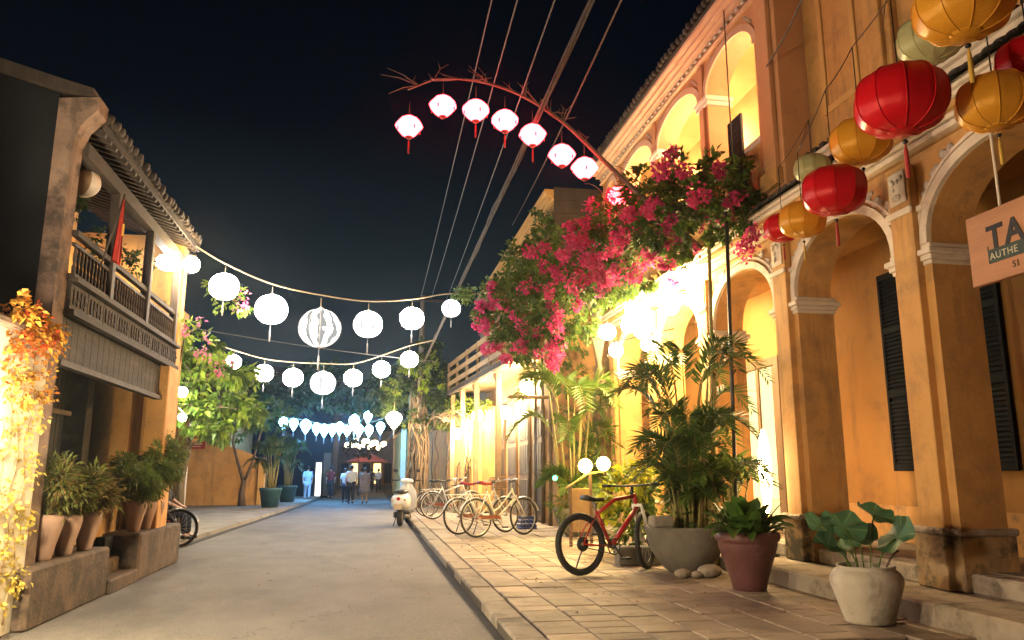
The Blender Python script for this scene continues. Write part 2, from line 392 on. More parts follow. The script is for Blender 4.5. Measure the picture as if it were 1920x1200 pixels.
emit("glow_loggia", (1.0, 0.68, 0.34), 250.0)
emit("glow_added_lantern", (1.0, 0.82, 0.46), 110.0)
emit("glow_yellow", (1.0, 0.66, 0.10), 130.0)
emit("glow_flood", (1.0, 0.76, 0.50), 430.0)
emit("glow_porch", (1.0, 0.74, 0.40), 420.0)
emit("glow_garden", (1.0, 0.92, 0.62), 330.0)
emit("glow_wallflood", (1.0, 0.80, 0.46), 800.0)
emit("glow_green", (0.05, 1.0, 0.25), 14.0)
emit("glow_door", (1.0, 0.72, 0.28), 1.6)
emit("glow_white_door", (1.0, 0.93, 0.80), 2.2)
emit("glow_bulb", (1.0, 0.78, 0.45), 30.0)

# ------------------------------------------------------------------ mesh helpers
class MB:
    """collects shapes into one mesh"""
    def __init__(s):
        s.v = []; s.f = []; s.sm = []
    def add(s, vs, fs, smooth=False):
        o = len(s.v)
        s.v.extend([tuple(p) for p in vs])
        s.f.extend([tuple(i + o for i in f) for f in fs])
        s.sm.extend([smooth] * len(fs))
        return s
    def box(s, x0, y0, z0, x1, y1, z1):
        x0, x1 = min(x0, x1), max(x0, x1); y0, y1 = min(y0, y1), max(y0, y1); z0, z1 = min(z0, z1), max(z0, z1)
        return s.add([(x0, y0, z0), (x1, y0, z0), (x1, y1, z0), (x0, y1, z0), (x0, y0, z1), (x1, y0, z1), (x1, y1, z1), (x0, y1, z1)],
                     [(0, 3, 2, 1), (4, 5, 6, 7), (0, 1, 5, 4), (1, 2, 6, 5), (2, 3, 7, 6), (3, 0, 4, 7)])
    def cbox(s, x0, y0, z0, x1, y1, z1, c=0.02):
        """box with chamfered edges"""
        x0, x1 = min(x0, x1), max(x0, x1); y0, y1 = min(y0, y1), max(y0, y1); z0, z1 = min(z0, z1), max(z0, z1)
        c = min(c, (x1 - x0) * .45, (y1 - y0) * .45, (z1 - z0) * .45)
        X = (x0, x1); Y = (y0, y1); Z = (z0, z1); vs = []; idx = {}
        for i in (0, 1):
            for j in (0, 1):
                for k in (0, 1):
                    dx, dy, dz = (c if i == 0 else -c), (c if j == 0 else -c), (c if k == 0 else -c)
                    for a, p in enumerate(((X[i], Y[j] + dy, Z[k] + dz), (X[i] + dx, Y[j], Z[k] + dz), (X[i] + dx, Y[j] + dy, Z[k]))):
                        idx[i, j, k, a] = len(vs); vs.append(p)
        fs = []
        I = lambda i, j, k, a: idx[i, j, k, a]
        for q in (0, 1):
            r = [I(q, 0, 0, 0), I(q, 1, 0, 0), I(q, 1, 1, 0), I(q, 0, 1, 0)]; fs.append(tuple(r if q else r[::-1]))
            r = [I(0, q, 0, 1), I(1, q, 0, 1), I(1, q, 1, 1), I(0, q, 1, 1)]; fs.append(tuple(r[::-1] if q else r))
            r = [I(0, 0, q, 2), I(1, 0, q, 2), I(1, 1, q, 2), I(0, 1, q, 2)]; fs.append(tuple(r if q else r[::-1]))
        for i in (0, 1):
            for j in (0, 1):
                fs.append((I(i, j, 0, 0), I(i, j, 1, 0), I(i, j, 1, 1), I(i, j, 0, 1)))
                fs.append((I(i, 0, j, 0), I(i, 1, j, 0), I(i, 1, j, 2), I(i, 0, j, 2)))
                fs.append((I(0, i, j, 1), I(1, i, j, 1), I(1, i, j, 2), I(0, i, j, 2)))
                for k in (0, 1):
                    fs.append((I(i, j, k, 0), I(i, j, k, 1), I(i, j, k, 2)))
        return s.add(vs, fs)
    def bar(s, p, q, w, h=None, up=(0, 0, 1)):
        """rectangular bar from p to q"""
        p = Vector(p); q = Vector(q); h = h or w
        d = (q - p).normalized(); u = Vector(up)
        if abs(d.dot(u)) > 0.98:
            u = Vector((1, 0, 0))
        a = d.cross(u).normalized() * (w / 2); b = a.cross(d).normalized() * (h / 2)
        vs = [p - a - b, p + a - b, p + a + b, p - a + b, q - a - b, q + a - b, q + a + b, q - a + b]
        return s.add(vs, [(0, 3, 2, 1), (4, 5, 6, 7), (0, 1, 5, 4), (1, 2, 6, 5), (2, 3, 7, 6), (3, 0, 4, 7)])
    def tube(s, pts, r, n=8, cap=True, closed=False):
        pts = [Vector(p) for p in pts]; m = len(pts)
        rs = r if hasattr(r, '__len__') else [r] * m
        ref = None; vs = []
        for i, p in enumerate(pts):
            if closed:
                d = pts[(i + 1) % m] - pts[i - 1]
            else:
                d = pts[min(i + 1, m - 1)] - pts[max(i - 1, 0)]
            d = d.normalized() if d.length > 1e-9 else Vector((0, 0, 1))
            if ref is None:
                ref = Vector((0, 0, 1)) if abs(d.z) < 0.9 else Vector((1, 0, 0))
            a = (ref - d * ref.dot(d))
            a = a.normalized() if a.length > 1e-6 else d.orthogonal().normalized()
            b = d.cross(a); ref = a
            for k in range(n):
                t = 2 * pi * k / n
                vs.append(p + (a * cos(t) + b * sin(t)) * rs[i])
        fs = []
        for i in range(m if closed else m - 1):
            j = (i + 1) % m
            for k in range(n):
                fs.append((i * n + k, i * n + (k + 1) % n, j * n + (k + 1) % n, j * n + k))
        if cap and not closed:
            fs.append(tuple(range(n))[::-1]); fs.append(tuple((m - 1) * n + k for k in range(n)))
        return s.add(vs, fs, True)
    def lathe(s, prof, n=24, c=(0, 0, 0), sx=1, sy=1, smooth=True):
        vs = []; fs = []; m = len(prof)
        for r, z in prof:
            for k in range(n):
                t = 2 * pi * k / n
                vs.append((c[0] + r * cos(t) * sx, c[1] + r * sin(t) * sy, c[2] + z))
        for i in range(m - 1):
            for k in range(n):
                fs.append((i * n + k, i * n + (k + 1) % n, (i + 1) * n + (k + 1) % n, (i + 1) * n + k))
        if prof[0][0] > 1e-6:
            fs.append(tuple(range(n))[::-1])
        if prof[-1][0] > 1e-6:
            fs.append(tuple((m - 1) * n + k for k in range(n)))
        return s.add(vs, fs, smooth)
    def ball(s, c, r, n=16, m=10, sq=(1, 1, 1)):
        vs = [(c[0], c[1], c[2] - r * sq[2])]; fs = []
        for i in range(1, m):
            ph = -pi / 2 + pi * i / m
            for k in range(n):
                t = 2 * pi * k / n
                vs.append((c[0] + r * sq[0] * cos(ph) * cos(t), c[1] + r * sq[1] * cos(ph) * sin(t), c[2] + r * sq[2] * sin(ph)))
        vs.append((c[0], c[1], c[2] + r * sq[2]))
        for k in range(n):
            fs.append((0, 1 + (k + 1) % n, 1 + k))
        for i in range(m - 2):
            for k in range(n):
                a = 1 + i * n
                fs.append((a + k, a + (k + 1) % n, a + n + (k + 1) % n, a + n + k))
        a = 1 + (m - 2) * n
        for k in range(n):
            fs.append((a + k, a + (k + 1) % n, len(vs) - 1))
        return s.add(vs, fs, True)
    def prism(s, pts, axis, a0, a1):
        """2D outline extruded along axis: 'x' (pts = y,z), 'y' (x,z), 'z' (x,y)"""
        n = len(pts)
        f = {'x': lambda p, a: (a, p[0], p[1]), 'y': lambda p, a: (p[0], a, p[1]), 'z': lambda p, a: (p[0], p[1], a)}[axis]
        vs = [f(p, a0) for p in pts] + [f(p, a1) for p in pts]
        fs = [tuple(range(n)), tuple(range(2 * n - 1, n - 1, -1))]
        for i in range(n):
            j = (i + 1) % n
            fs.append((i, i + n, j + n, j))
        return s.add(vs, fs)
    def arch(s, yc, half, zs, rise, ztop, x0, x1, y0, y1, n=20):
        """wall panel y0..y1, zs..ztop with a round-headed opening centred on yc"""
        P = [(yc - half * cos(pi * i / n), zs + rise * sin(pi * i / n) ** 0.9) for i in range(n + 1)]
        for x, fl in ((x0, False), (x1, True)):
            vs = []; fs = []
            for (y, z) in P:
                vs += [(x, y, z), (x, y, ztop)]
            for i in range(n):
                q = (2 * i, 2 * i + 1, 2 * i + 3, 2 * i + 2)
                fs.append(q if not fl else q[::-1])
            s.add(vs, fs)
        vs = []; fs = []
        for (y, z) in P:
            vs += [(x0, y, z), (x1, y, z)]
        for i in range(n):
            fs.append((2 * i, 2 * i + 2, 2 * i + 3, 2 * i + 1))
        s.add(vs, fs, True)
        if y0 < yc - half - 1e-4:
            s.box(x0, y0, zs, x1, yc - half, ztop)
        if y1 > yc + half + 1e-4:
            s.box(x0, yc + half, zs, x1, y1, ztop)
        return s
    def ring_arch(s, yc, half, zs, rise, w, x0, x1, n=20):
        """archivolt moulding round an opening"""
        vs = []; fs = []
        for i in range(n + 1):
            t = pi * i / n
            a = (yc - half * cos(t), zs + rise * sin(t) ** 0.9)
            b = (yc - (half + w) * cos(t), zs + (rise + w) * sin(t) ** 0.9)
            vs += [(x0, a[0], a[1]), (x0, b[0], b[1]), (x1, b[0], b[1]), (x1, a[0], a[1])]
        for i in range(n):
            o = 4 * i
            for k in range(4):
                fs.append((o + k, o + (k + 1) % 4, o + 4 + (k + 1) % 4, o + 4 + k))
        fs.append((0, 1, 2, 3)); fs.append((4 * n + 3, 4 * n + 2, 4 * n + 1, 4 * n))
        return s.add(vs, fs)
    def shift(s, d):
        s.v = [(p[0] - d[0], p[1] - d[1], p[2] - d[2]) for p in s.v]
        return s
    def mesh(s, name, mat):
        me = bpy.data.meshes.new(name)
        me.from_pydata(s.v, [], s.f)
        me.polygons.foreach_set("use_smooth", s.sm)
        me.materials.append(MATS[mat])
        me.update()
        return me
    def build(s, name, mat, parent=None, world=True, loc=None):
        """one mesh object; with a parent the given coordinates are world ones unless world=False"""
        if parent is not None and world:
            s.shift(parent.location)
        return link(name, s.mesh(name, mat), parent, loc)

def link(name, me, parent=None, loc=None, rot=None, scale=None):
    o = bpy.data.objects.new(name, me)
    COL.objects.link(o)
    o.parent = parent
    if loc is not None: o.location = loc
    if rot is not None: o.rotation_euler = rot
    if scale is not None: o.scale = scale
    return o

def thing(name, label, cat, loc=(0, 0, 0), rz=0, group=None, kind=None):
    o = bpy.data.objects.new(name, None)
    COL.objects.link(o)
    o.location = loc; o.rotation_euler = (0, 0, rz)
    o.empty_display_size = 0.2
    return tag(o, label, cat, group, kind)

def tag(o, label=None, cat=None, group=None, kind=None):
    if label: o["label"] = label
    if cat: o["category"] = cat
    if group: o["group"] = group
    if kind: o["kind"] = kind
    return o

def copy_tree(o, parent=None):
    c = o.copy(); COL.objects.link(c); c.parent = parent
    for ch in list(o.children):
        copy_tree(ch, c)
    return c

def part_copy(src, parent, loc=None, rot=None, scale=None):
    return link(src.name.split('.')[0], src.data, parent, loc, rot, scale)

# leaves: many small two-triangle blades gathered in one mesh
def leaf_mesh(name, P, D, N, L, Wd, mat, fold=0.25, mid=0.45):
    """P base points, D directions, N approximate normals (n,3), L lengths, Wd widths"""
    n = len(P)
    D = D / np.maximum(np.linalg.norm(D, axis=1, keepdims=True), 1e-9)
    S = np.cross(D, N); S /= np.maximum(np.linalg.norm(S, axis=1, keepdims=True), 1e-9)
    U = np.cross(S, D)
    L = np.broadcast_to(L, (n,))[:, None]; Wd = np.broadcast_to(Wd, (n,))[:, None]
    b = P; t = P + D * L - U * L * 0.12
    m = P + D * L * mid
    l = m + S * Wd / 2 + U * Wd * fold; r = m - S * Wd / 2 + U * Wd * fold
    V = np.stack([b, l, t, r], 1).reshape(-1, 3)
    me = bpy.data.meshes.new(name)
    me.vertices.add(4 * n); me.vertices.foreach_set("co", V.ravel())
    o = np.arange(n) * 4
    loops = np.stack([o, o + 1, o + 2, o, o + 2, o + 3], 1).ravel()
    me.loops.add(6 * n); me.loops.foreach_set("vertex_index", loops)
    me.polygons.add(2 * n)
    me.polygons.foreach_set("loop_start", np.arange(2 * n) * 3)
    me.update(calc_edges=True)
    me.materials.append(MATS[mat])
    return me

def rand_dirs(n):
    d = RNG.normal(size=(n, 3))
    return d / np.linalg.norm(d, axis=1, keepdims=True)

def clump(blobs, per, droop=0.3, shell=0.55):
    """points and outward directions spread through a set of ellipsoids made of smaller sprays"""
    Ps = []; Ds = []
    for (x, y, z, rx, ry, rz) in blobs:
        vol = rx * ry * rz
        ns = max(5, int(14 * (rx * ry + ry * rz + rx * rz)))
        d = rand_dirs(ns); rad = RNG.uniform(shell, 1.0, (ns, 1)) ** 0.6
        cen = d * rad * np.array([rx, ry, rz]) * RNG.uniform(0.75, 1.12, (ns, 1)) + np.array([x, y, z])
        k = max(3, int(per))
        for c, dd in zip(cen, d):
            q = rand_dirs(k)
            sp = RNG.uniform(0.06, 0.24) * (0.6 + 0.5 * (vol ** (1 / 3)))
            Ps.append(c + q * sp * RNG.uniform(0.2, 1, (k, 1)))
            v = q * 0.8 + dd * 0.7 + np.array([0, 0, -droop])
            Ds.append(v)
    return np.concatenate(Ps), np.concatenate(Ds)

def foliage(name, blobs, per, length, width, mat, parent=None, droop=0.3, kind=None, shell=0.55, world=True, fold=0.2):
    P, D = clump(blobs, per, droop, shell)
    n = len(P)
    if parent is not None and world:
        P = P - np.array(parent.location)
    N = rand_dirs(n) * 0.7 + np.array([0, 0, 1.0])
    me = leaf_mesh(name, P, D, N, length * RNG.uniform(0.65, 1.25, n), width * RNG.uniform(0.7, 1.2, n), mat, fold)
    o = link(name, me, parent)
    if kind: o["kind"] = kind
    return o

def bez(p0, p1, p2, n=12):
    p0, p1, p2 = Vector(p0), Vector(p1), Vector(p2)
    return [p0 * (1 - t) ** 2 + p1 * 2 * t * (1 - t) + p2 * t * t for t in [i / n for i in range(n + 1)]]

def sag(p, q, s, n=16):
    p, q = Vector(p), Vector(q)
    return [p.lerp(q, i / n) - Vector((0, 0, s * 4 * (i / n) * (1 - i / n))) for i in range(n + 1)]

def text_mesh(name, body, size, mat, parent, loc, rot, extrude=0.004, bold=0.0, spacing=1.0):
    cu = bpy.data.curves.new(name, 'FONT')
    cu.body = body; cu.size = size; cu.extrude = extrude; cu.offset = bold
    cu.space_character = spacing
    tmp = bpy.data.objects.new(name, cu)
    COL.objects.link(tmp)
    dg = bpy.context.evaluated_depsgraph_get()
    me = bpy.data.meshes.new_from_object(tmp.evaluated_get(dg))
    bpy.data.objects.remove(tmp)
    me.materials.clear(); me.materials.append(MATS[mat])
    return link(name, me, parent, loc, rot)

# ================================================================== the ground
def structure(o): o["kind"] = "structure"; return o

structure(MB().add([(-150, -60, -0.06), (150, -60, -0.06), (150, 260, -0.06), (-150, 260, -0.06)], [(0, 1, 2, 3)]).build("ground", "ground"))

def sheet(x0, x1, y0, y1, nx, ny, fz):
    vs = []; fs = []
    for j in range(ny + 1):
        for i in range(nx + 1):
            x = x0 + (x1 - x0) * i / nx; y = y0 + (y1 - y0) * j / ny
            vs.append((x, y, fz(x, y)))
    for j in range(ny):
        for i in range(nx):
            a = j * (nx + 1) + i
            fs.append((a, a + 1, a + nx + 2, a + nx + 1))
    return vs, fs
vs, fs = sheet(-5.5, 1.165, -12, 130, 16, 160, lambda x, y: 0.012 * sin(x * 1.3 + 0.4) * sin(y * 0.35) - 0.012)
structure(MB().add(vs, fs, True).build("road", "road"))
structure(MB().box(1.12, -12, -0.03, 1.19, 60, 0.003).build("gutter", "gutter"))

# kerb stones, each its own piece
kerb = structure(MB().box(1.23, -12, -0.04, 1.42, 60, 0.05).build("kerb", "paver_joint"))
yy = 4.6
while yy < 34:
    ln = random.uniform(0.85, 1.15)
    if 11.0 < yy + ln and yy < 11.0 and True:
        ln = 10.9 - yy
    if ln > 0.2:
        dx = random.uniform(-0.012, 0.012)
        MB().cbox(1.2 + dx, yy + 0.008, 0.0, 1.455 + dx * .5, yy + ln - 0.008, 0.108 + random.uniform(-0.006, 0.006), 0.015).build("kerb_stone", "kerb_stone", kerb)
    yy += ln + (0.14 if abs(yy + ln - 10.9) < 0.01 else 0.0)

# paved walk on the arcade's side
walk = structure(MB().box(1.2, -12, -0.05, 9, 60, 0.072).build("pavement", "paver_joint"))
cols = []
x = 1.475
random.seed(11)
while x < 4.8:
    w = random.choice((0.36, 0.40, 0.44)) 
    cols.append((x, min(w, 4.86 - x))); x += w
tiles = []
for (x, w) in cols:
    if w < 0.12: continue
    y = 4.7 + random.uniform(-0.2, 0.2)
    while y < 26:
        ln = random.choice((0.26, 0.3, 0.34, 0.42, 0.55)) * (1.0 if y < 15 else 1.5)
        tiles.append((x, y, w, ln)); y += ln
tiles.sort(key=lambda t: t[1])
def tile_box(mb, t):
    x, y, w, ln = t
    g = random.uniform(0.005, 0.010); z = 0.098 + random.uniform(-0.006, 0.005)
    mb.cbox(x + g, y + g, 0.03, x + w - g, y + ln - g, z, 0.008)
vis = [t for t in tiles if t[1] + t[3] > 6.0]
for t in vis[:300]:
    m = MB(); tile_box(m, t)
    # small tilt so that each slab catches the light differently
    o = m.build("paving_slab", "paver", walk)
rest = MB()
for t in vis[300:]: tile_box(rest, t)
o = rest.build("paving_slabs_beyond", "paver", walk); o["kind"] = "stuff"

# walk on the far left side, beyond the timber house
pts = [(-3.62, 13.7), (-3.55, 17), (-3.3, 22.5), (-3.0, 30), (-2.72, 37), (-2.6, 46), (-12, 46), (-12, 13.7)]
structure(MB().prism(pts, 'z', -0.03, 0.095).build("pavement_left", "concrete"))
m = MB()
for (p, q) in zip(pts[:5], pts[1:6]):
    m.bar((p[0] + 0.06, p[1], 0.0), (q[0] + 0.06, q[1], 0.0), 0.16, 0.016)
structure(m.build("gutter_left", "gutter"))

# ================================================================== arcade building by the camera (right)
XF = 5.6          # pier face
PIER = [(4.20, 4.77), (6.75, 7.32), (9.30, 9.87), (11.85, 12.42), (14.40, 14.97), (16.95, 17.52)]
ZB, ZS, RISE = 0.29, 3.72, 0.76
XIN = 7.2

near = thing("arcade_building", "ochre arcade building with tall plaster piers beside the hanging silk lanterns", "building", (6.4, 4.0, 0))
far = thing("loggia_building", "ochre building with arched upper loggia behind the bougainvillea", "building", (6.4, 13.9, 0))

def pier(b, y0, y1, worn):
    """one arcade pier: shaft, pilaster strip, base, capital"""
    yc = (y0 + y1) / 2
    col = MB().box(XF, y0, 0.86, XF + 0.52, y1, ZS - 0.16).build("column", "ochre", b)
    sub = lambda mb, nm, mt: mb.shift(b.location).build(nm, mt, col, world=False)
    sub(MB().cbox(XF - 0.085, yc - 0.17, 0.86, XF + 0.01, yc + 0.17, 4.62, 0.008), "pilaster", "ochre")
    bs = MB().cbox(XF - 0.05, y0 - 0.045, ZB, XF + 0.57, y1 + 0.045, 0.80, 0.012).cbox(XF - 0.135, yc - 0.215, ZB + .003, XF, yc + 0.215, 0.803, 0.012)
    sub(bs, "base", "pilaster_base")
    sub(MB().cbox(XF - 0.075, y0 - 0.07, 0.80, XF + 0.595, y1 + 0.07, 0.868, 0.02).cbox(XF - 0.16, yc - 0.24, 0.806, XF + .02, yc + 0.24, 0.872, 0.02), "base_moulding", "grime_trim")
    cp = MB()
    for i, (e, za, zb) in enumerate(((0.02, 3.50, 3.545), (0.045, 3.545, 3.60), (0.075, 3.60, 3.66), (0.03, 3.66, 3.722))):
        cp.cbox(XF - e, y0 - e, za, XF + 0.52 + e, yc - 0.172, zb, 0.008)
        cp.cbox(XF - e, yc + 0.172, za, XF + 0.52 + e, y1 + e, zb, 0.008)
        cp.box(XF + 0.012, yc - 0.171, za, XF + 0.52 + e, yc + 0.171, zb - 0.001)
    sub(cp, "capital", "trim")

for i, (y0, y1) in enumerate(PIER):
    pier(near if i < 3 else far, y0, y1, i < 3)

def bay(b, y0, y1, yc, half, z1=4.9):
    MB().arch(yc, half, ZS, RISE, z1, XF + 0.02, XF + 0.5, y0, y1).build("arch_wall", "ochre", b)
    MB().ring_arch(yc, half + 0.005, ZS, RISE + .005, 0.10, XF - 0.035, XF + 0.019).build("archivolt", "trim", b)
    MB().ring_arch(yc, half + 0.14, ZS, RISE + .14, 0.035, XF - 0.015, XF + 0.0195).build("archivolt_bead", "trim", b)
PY = [(1.65, 2.22)] + PIER
for i in range(len(PY) - 1):
    a, c = PY[i], PY[i + 1]
    b = near if i < 3 else far
    yc = (a[1] + c[0]) / 2; half = (c[0] - a[1]) / 2
    bay(b, (a[0] + a[1]) / 2 if i else a[0], (c[0] + c[1]) / 2, yc, half)
    # carved spandrel reliefs beside each arch
    for s in (-1, 1):
        yq = yc + s * (half + 0.02)
        m = MB()
        for k in range(9):
            t = k / 8
            yy = yq - s * t * 0.42; zz = 4.22 + 0.36 * t + 0.05 * sin(k * 2.3)
            m.ball((XF + 0.012, yy, zz + 0.03), random.uniform(0.035, 0.07), 7, 5, (0.35, 1, 1))
        m.build("spandrel_relief", "relief", b)
for i, (y0, y1) in enumerate(PIER):
    b = near if i < 3 else far
    yc = (y0 + y1) / 2
    # string course between the arches, framed relief panel over each pier
    MB().cbox(XF - 0.04, y0 - 0.08, 4.08, XF + 0.018, yc - 0.172, 4.15, 0.012).cbox(XF - 0.04, yc + 0.172, 4.08, XF + 0.018, y1 + 0.08, 4.15, 0.012).cbox(XF - 0.125, yc - 0.20, 4.08, XF - 0.086, yc + 0.20, 4.155, 0.012).build("string_course", "trim", b)
    pn = MB().cbox(XF - 0.105, yc - 0.13, 4.22, XF - 0.087, yc + 0.13, 4.58, 0.006)
    pn.build("relief_panel", "trim", b)
    m = MB()
    for k in range(10):
        m.ball((XF - 0.106, yc + random.uniform(-0.09, 0.09), 4.40 + random.uniform(-0.14, 0.14)), random.uniform(0.02, 0.045), 7, 5, (0.4, 1, 1))
    m.build("relief_flower", "relief", b)

def band(b, y0, y1, specs, name="cornice"):
    m = MB()
    for (x0, z0, z1) in specs:
        m.cbox(x0, y0, z0, XF + 0.55, y1, z1, 0.012)
    m.build(name, "trim", b)
for b, y0, y1 in ((near, 1.0, 9.868), (far, 9.872, 17.9)):
    MB().box(XF + 0.02, y0, 4.902, XF + 0.5, y1, 5.0).build("frieze", "ochre", b)
    band(b, y0, y1, [(XF - 0.10, 4.74, 4.80), (XF - 0.14, 4.81, 4.86), (XF - 0.24, 4.93, 4.985), (XF - 0.28, 4.99, 5.03)])
    MB().cbox(XF - 0.20, y0, 4.862, XF - 0.02, y1, 4.928, .01).build("cornice_band", "ochre", b)
    MB().prism([(XF - 0.30, 5.032), (XF + 0.30, 5.032), (XF + 0.30, 5.36)], 'y', y0, y1).build("ledge", "grime_trim", b)

# small tiled ledge, each tile a piece
tl = MB()
seg = []
for i in range(7):
    t = pi * i / 6
    seg.append((0.062 * cos(t), 0.045 * sin(t)))
vs = []; fs = []
for (xx, dz) in ((-0.02, 0.0), (0.60, 0.33)):
    for (a, h) in seg: vs.append((xx, a, dz + h))
for (xx, dz) in ((-0.02, 0.0), (0.60, 0.33)):
    for (a, h) in seg: vs.append((xx, a * .75, dz + h * .6 - 0.004))
for i in range(6):
    fs.append((i, i + 1, 7 + i + 1, 7 + i)); fs.append((14 + i, 21 + i, 21 + i + 1, 14 + i + 1)); fs.append((i, 14 + i, 14 + i + 1, i + 1))
tl.add(vs, fs, True)
tile_me = tl.mesh("roof_tile", "roof_tile")
y = 4.2
while y < 9.8:
    link("roof_tile", tile_me, near, Vector((XF - 0.34 + random.uniform(-.015, .015), y, 5.045)) - near.location, (random.uniform(-.03, .03), 0, random.uniform(-.04, .04)))
    y += 0.132

# upper storey of the near building, set back above the ledge
XU = 6.02
MB().box(XU, 1.0, 5.2, XU + 0.35, 9.32, 11.5).build("upper_wall", "ochre", near)
MB().cbox(XU - 0.16, 1.0, 5.36, XU - 0.002, 9.3, 5.60, 0.02).cbox(XU - 0.22, 1.0, 5.60, XU - 0.002, 9.3, 5.66, 0.015).build("upper_skirting", "trim", near)
y = 4.4
cap_me = MB().cbox(-0.06, -0.05, 0, 0.06, 0.05, 0.10, 0.015).mesh("coping_block", "roof_tile")
while y < 9.25:
    link("coping_block", cap_me, near, Vector((XU - 0.13, y, 5.662)) - near.location, (0, 0, random.uniform(-.06, .06)))
    y += 0.185
for (y0, y1, xo) in ((7.38, 7.86, 0.12), (5.0, 5.48, 0.12)):
    MB().cbox(XU - xo, y0, 5.70, XU - 0.001, y1, 11.5, 0.01).cbox(XU - xo - 0.06, y0 + 0.1, 5.70, XU - xo + 0.001, y1 - 0.1, 11.5, 0.01).build("upper_pilaster", "ochre", near)
for (y0, y1) in ((8.15, 8.95), (5.85, 7.05)):
    m = MB()
    m.cbox(XU - 0.03, y0, 6.2, XU - 0.001, y0 + 0.1, 11.5, 0.008).cbox(XU - 0.03, y1 - 0.1, 6.2, XU - 0.001, y1, 11.5, 0.008).cbox(XU - 0.028, y0 + .1, 6.2, XU - 0.001, y1 - .1, 6.3, 0.008)
    m.build("wall_panel_frame", "ochre_pale", near)
# corner pier between the two buildings
m = MB().cbox(XF - 0.02, 9.34, 5.36, XU + 0.3, 9.868, 11.5, 0.012)
m.build("corner_pier", "peach", near)
MB().cbox(XF - 0.10, 9.44, 5.38, XF - 0.021, 9.78, 11.5, 0.012).build("corner_pilaster", "peach", near)
MB().cbox(XF - 0.14, 9.38, 5.37, XF - 0.019, 9.84, 5.62, 0.012).build("corner_base", "ochre", near)

# porch: floor, steps, inner wall, ceiling
for b, y0, y1 in ((near, 0.5, 9.868), (far, 9.872, 18.2)):
    MB().cbox(5.85, y0, 0.0, XIN + 0.1, y1, 0.47, 0.012).build("porch_floor", "step_stone", b)
    MB().box(XF - 0.0, y0, 4.72, XIN, y1, 4.76).build("porch_ceiling", "ochre_in_shade", b)
    MB().box(XIN, y0, 0.3, XIN + 0.3, y1, 5.3).build("inner_wall", "ochre_in_shade", b)
    MB().box(XIN - 0.02, y0, 0.472, XIN - 0.001, y1, 0.95).build("inner_dado", "ochre_worn", b)
yq = 2.0
random.seed(5)
while yq < 18:
    ln = random.uniform(1.1, 1.7)
    b = near if yq < 9.6 else far
    MB().cbox(4.84 + random.uniform(-.02, .02), yq + .006, 0.02, 5.86, min(yq + ln, 18.2) - .006, 0.288 + random.uniform(-.004, .002), 0.025).build("step", "step_stone", b)
    yq += ln
for i in range(len(PIER) - 1):
    a, c = PIER[i][1], PIER[i + 1][0]
    MB().cbox(XF + 0.0, a + 0.05, 0.285, 5.849, c - 0.05, 0.466, 0.02).build("upper_step", "step_stone", near if i < 2 else far)

# louvred shutters folded open beside the windows on the porch wall
slat_me = MB().add([(-0.008, 0.04, -0.022), (0.02, 0.04, 0.016), (0.026, 0.04, 0.012), (-0.002, 0.04, -0.026), (-0.008, 0.50, -0.022), (0.02, 0.50, 0.016), (0.026, 0.50, 0.012), (-0.002, 0.50, -0.026)],
                   [(0, 1, 2, 3), (7, 6, 5, 4), (0, 4, 5, 1), (1, 5, 6, 2), (2, 6, 7, 3), (3, 7, 4, 0)]).mesh("slat", "shutter_blue")
def shutter(b, y0, z0=1.42, z1=4.18):
    w = 0.54
    m = MB()
    X = XIN - 0.07
    m.cbox(X, y0, z0, X + .04, y0 + .05, z1, .004).cbox(X, y0 + w - .05, z0, X + .04, y0 + w, z1, .004)
    for z in (z0, z0 + 1.0, z0 + 1.9, z1 - .09):
        m.cbox(X + .001, y0 + .05, z, X + .039, y0 + w - .05, z + .09, .004)
    m.box(X + .041, y0 + .04, z0 + .02, X + .048, y0 + w - .04, z1 - .02)
    s = m.build("shutter", "shutter_blue", b)
    z = z0 + .125
    while z < z1 - .11:
        if not any(zz - .02 < z < zz + .11 for zz in (z0 + 1.0, z0 + 1.9)):
            link("slat", slat_me, s, Vector((X + .008, y0, z)) - b.location)
        z += .058
def window(b, yc):
    MB().box(XIN - 0.012, yc - .45, 1.45, XIN - 0.002, yc + .45, 4.15).build("window_pane", "glass_dark", b)
    MB().cbox(XIN - .06, yc - .50, 1.38, XIN - .003, yc - .45, 4.2, .005).cbox(XIN - .06, yc + .45, 1.38, XIN - .003, yc + .5, 4.2, .005).cbox(XIN - .06, yc - .45, 4.15, XIN - .003, yc + .45, 4.22, .005).cbox(XIN - .09, yc - .55, 1.30, XIN - .003, yc + .55, 1.38, .005).build("window_frame", "shutter_blue", b)
    shutter(b, yc - 1.06); shutter(b, yc + .52)
window(near, 8.68)
window(near, 6.13)
# doorway with lit room behind the palm
MB().box(XIN - 0.02, 12.7, 0.48, XIN - 0.004, 13.9, 3.3).build("door_opening", "glow_door", far)
MB().cbox(XIN - .12, 12.55, .47, XIN - .021, 12.7, 3.45, .006).cbox(XIN - .12, 13.9, .47, XIN - .021, 14.05, 3.45, .006).cbox(XIN - .12, 12.7, 3.3, XIN - .021, 13.9, 3.45, .006).build("door_frame", "brown_wood", far)
for y in (12.72, 13.32):
    d = MB().cbox(XIN - .10, y, .48, XIN - .06, y + .10, 3.29, .005).build("door_leaf", "brown_wood", far)

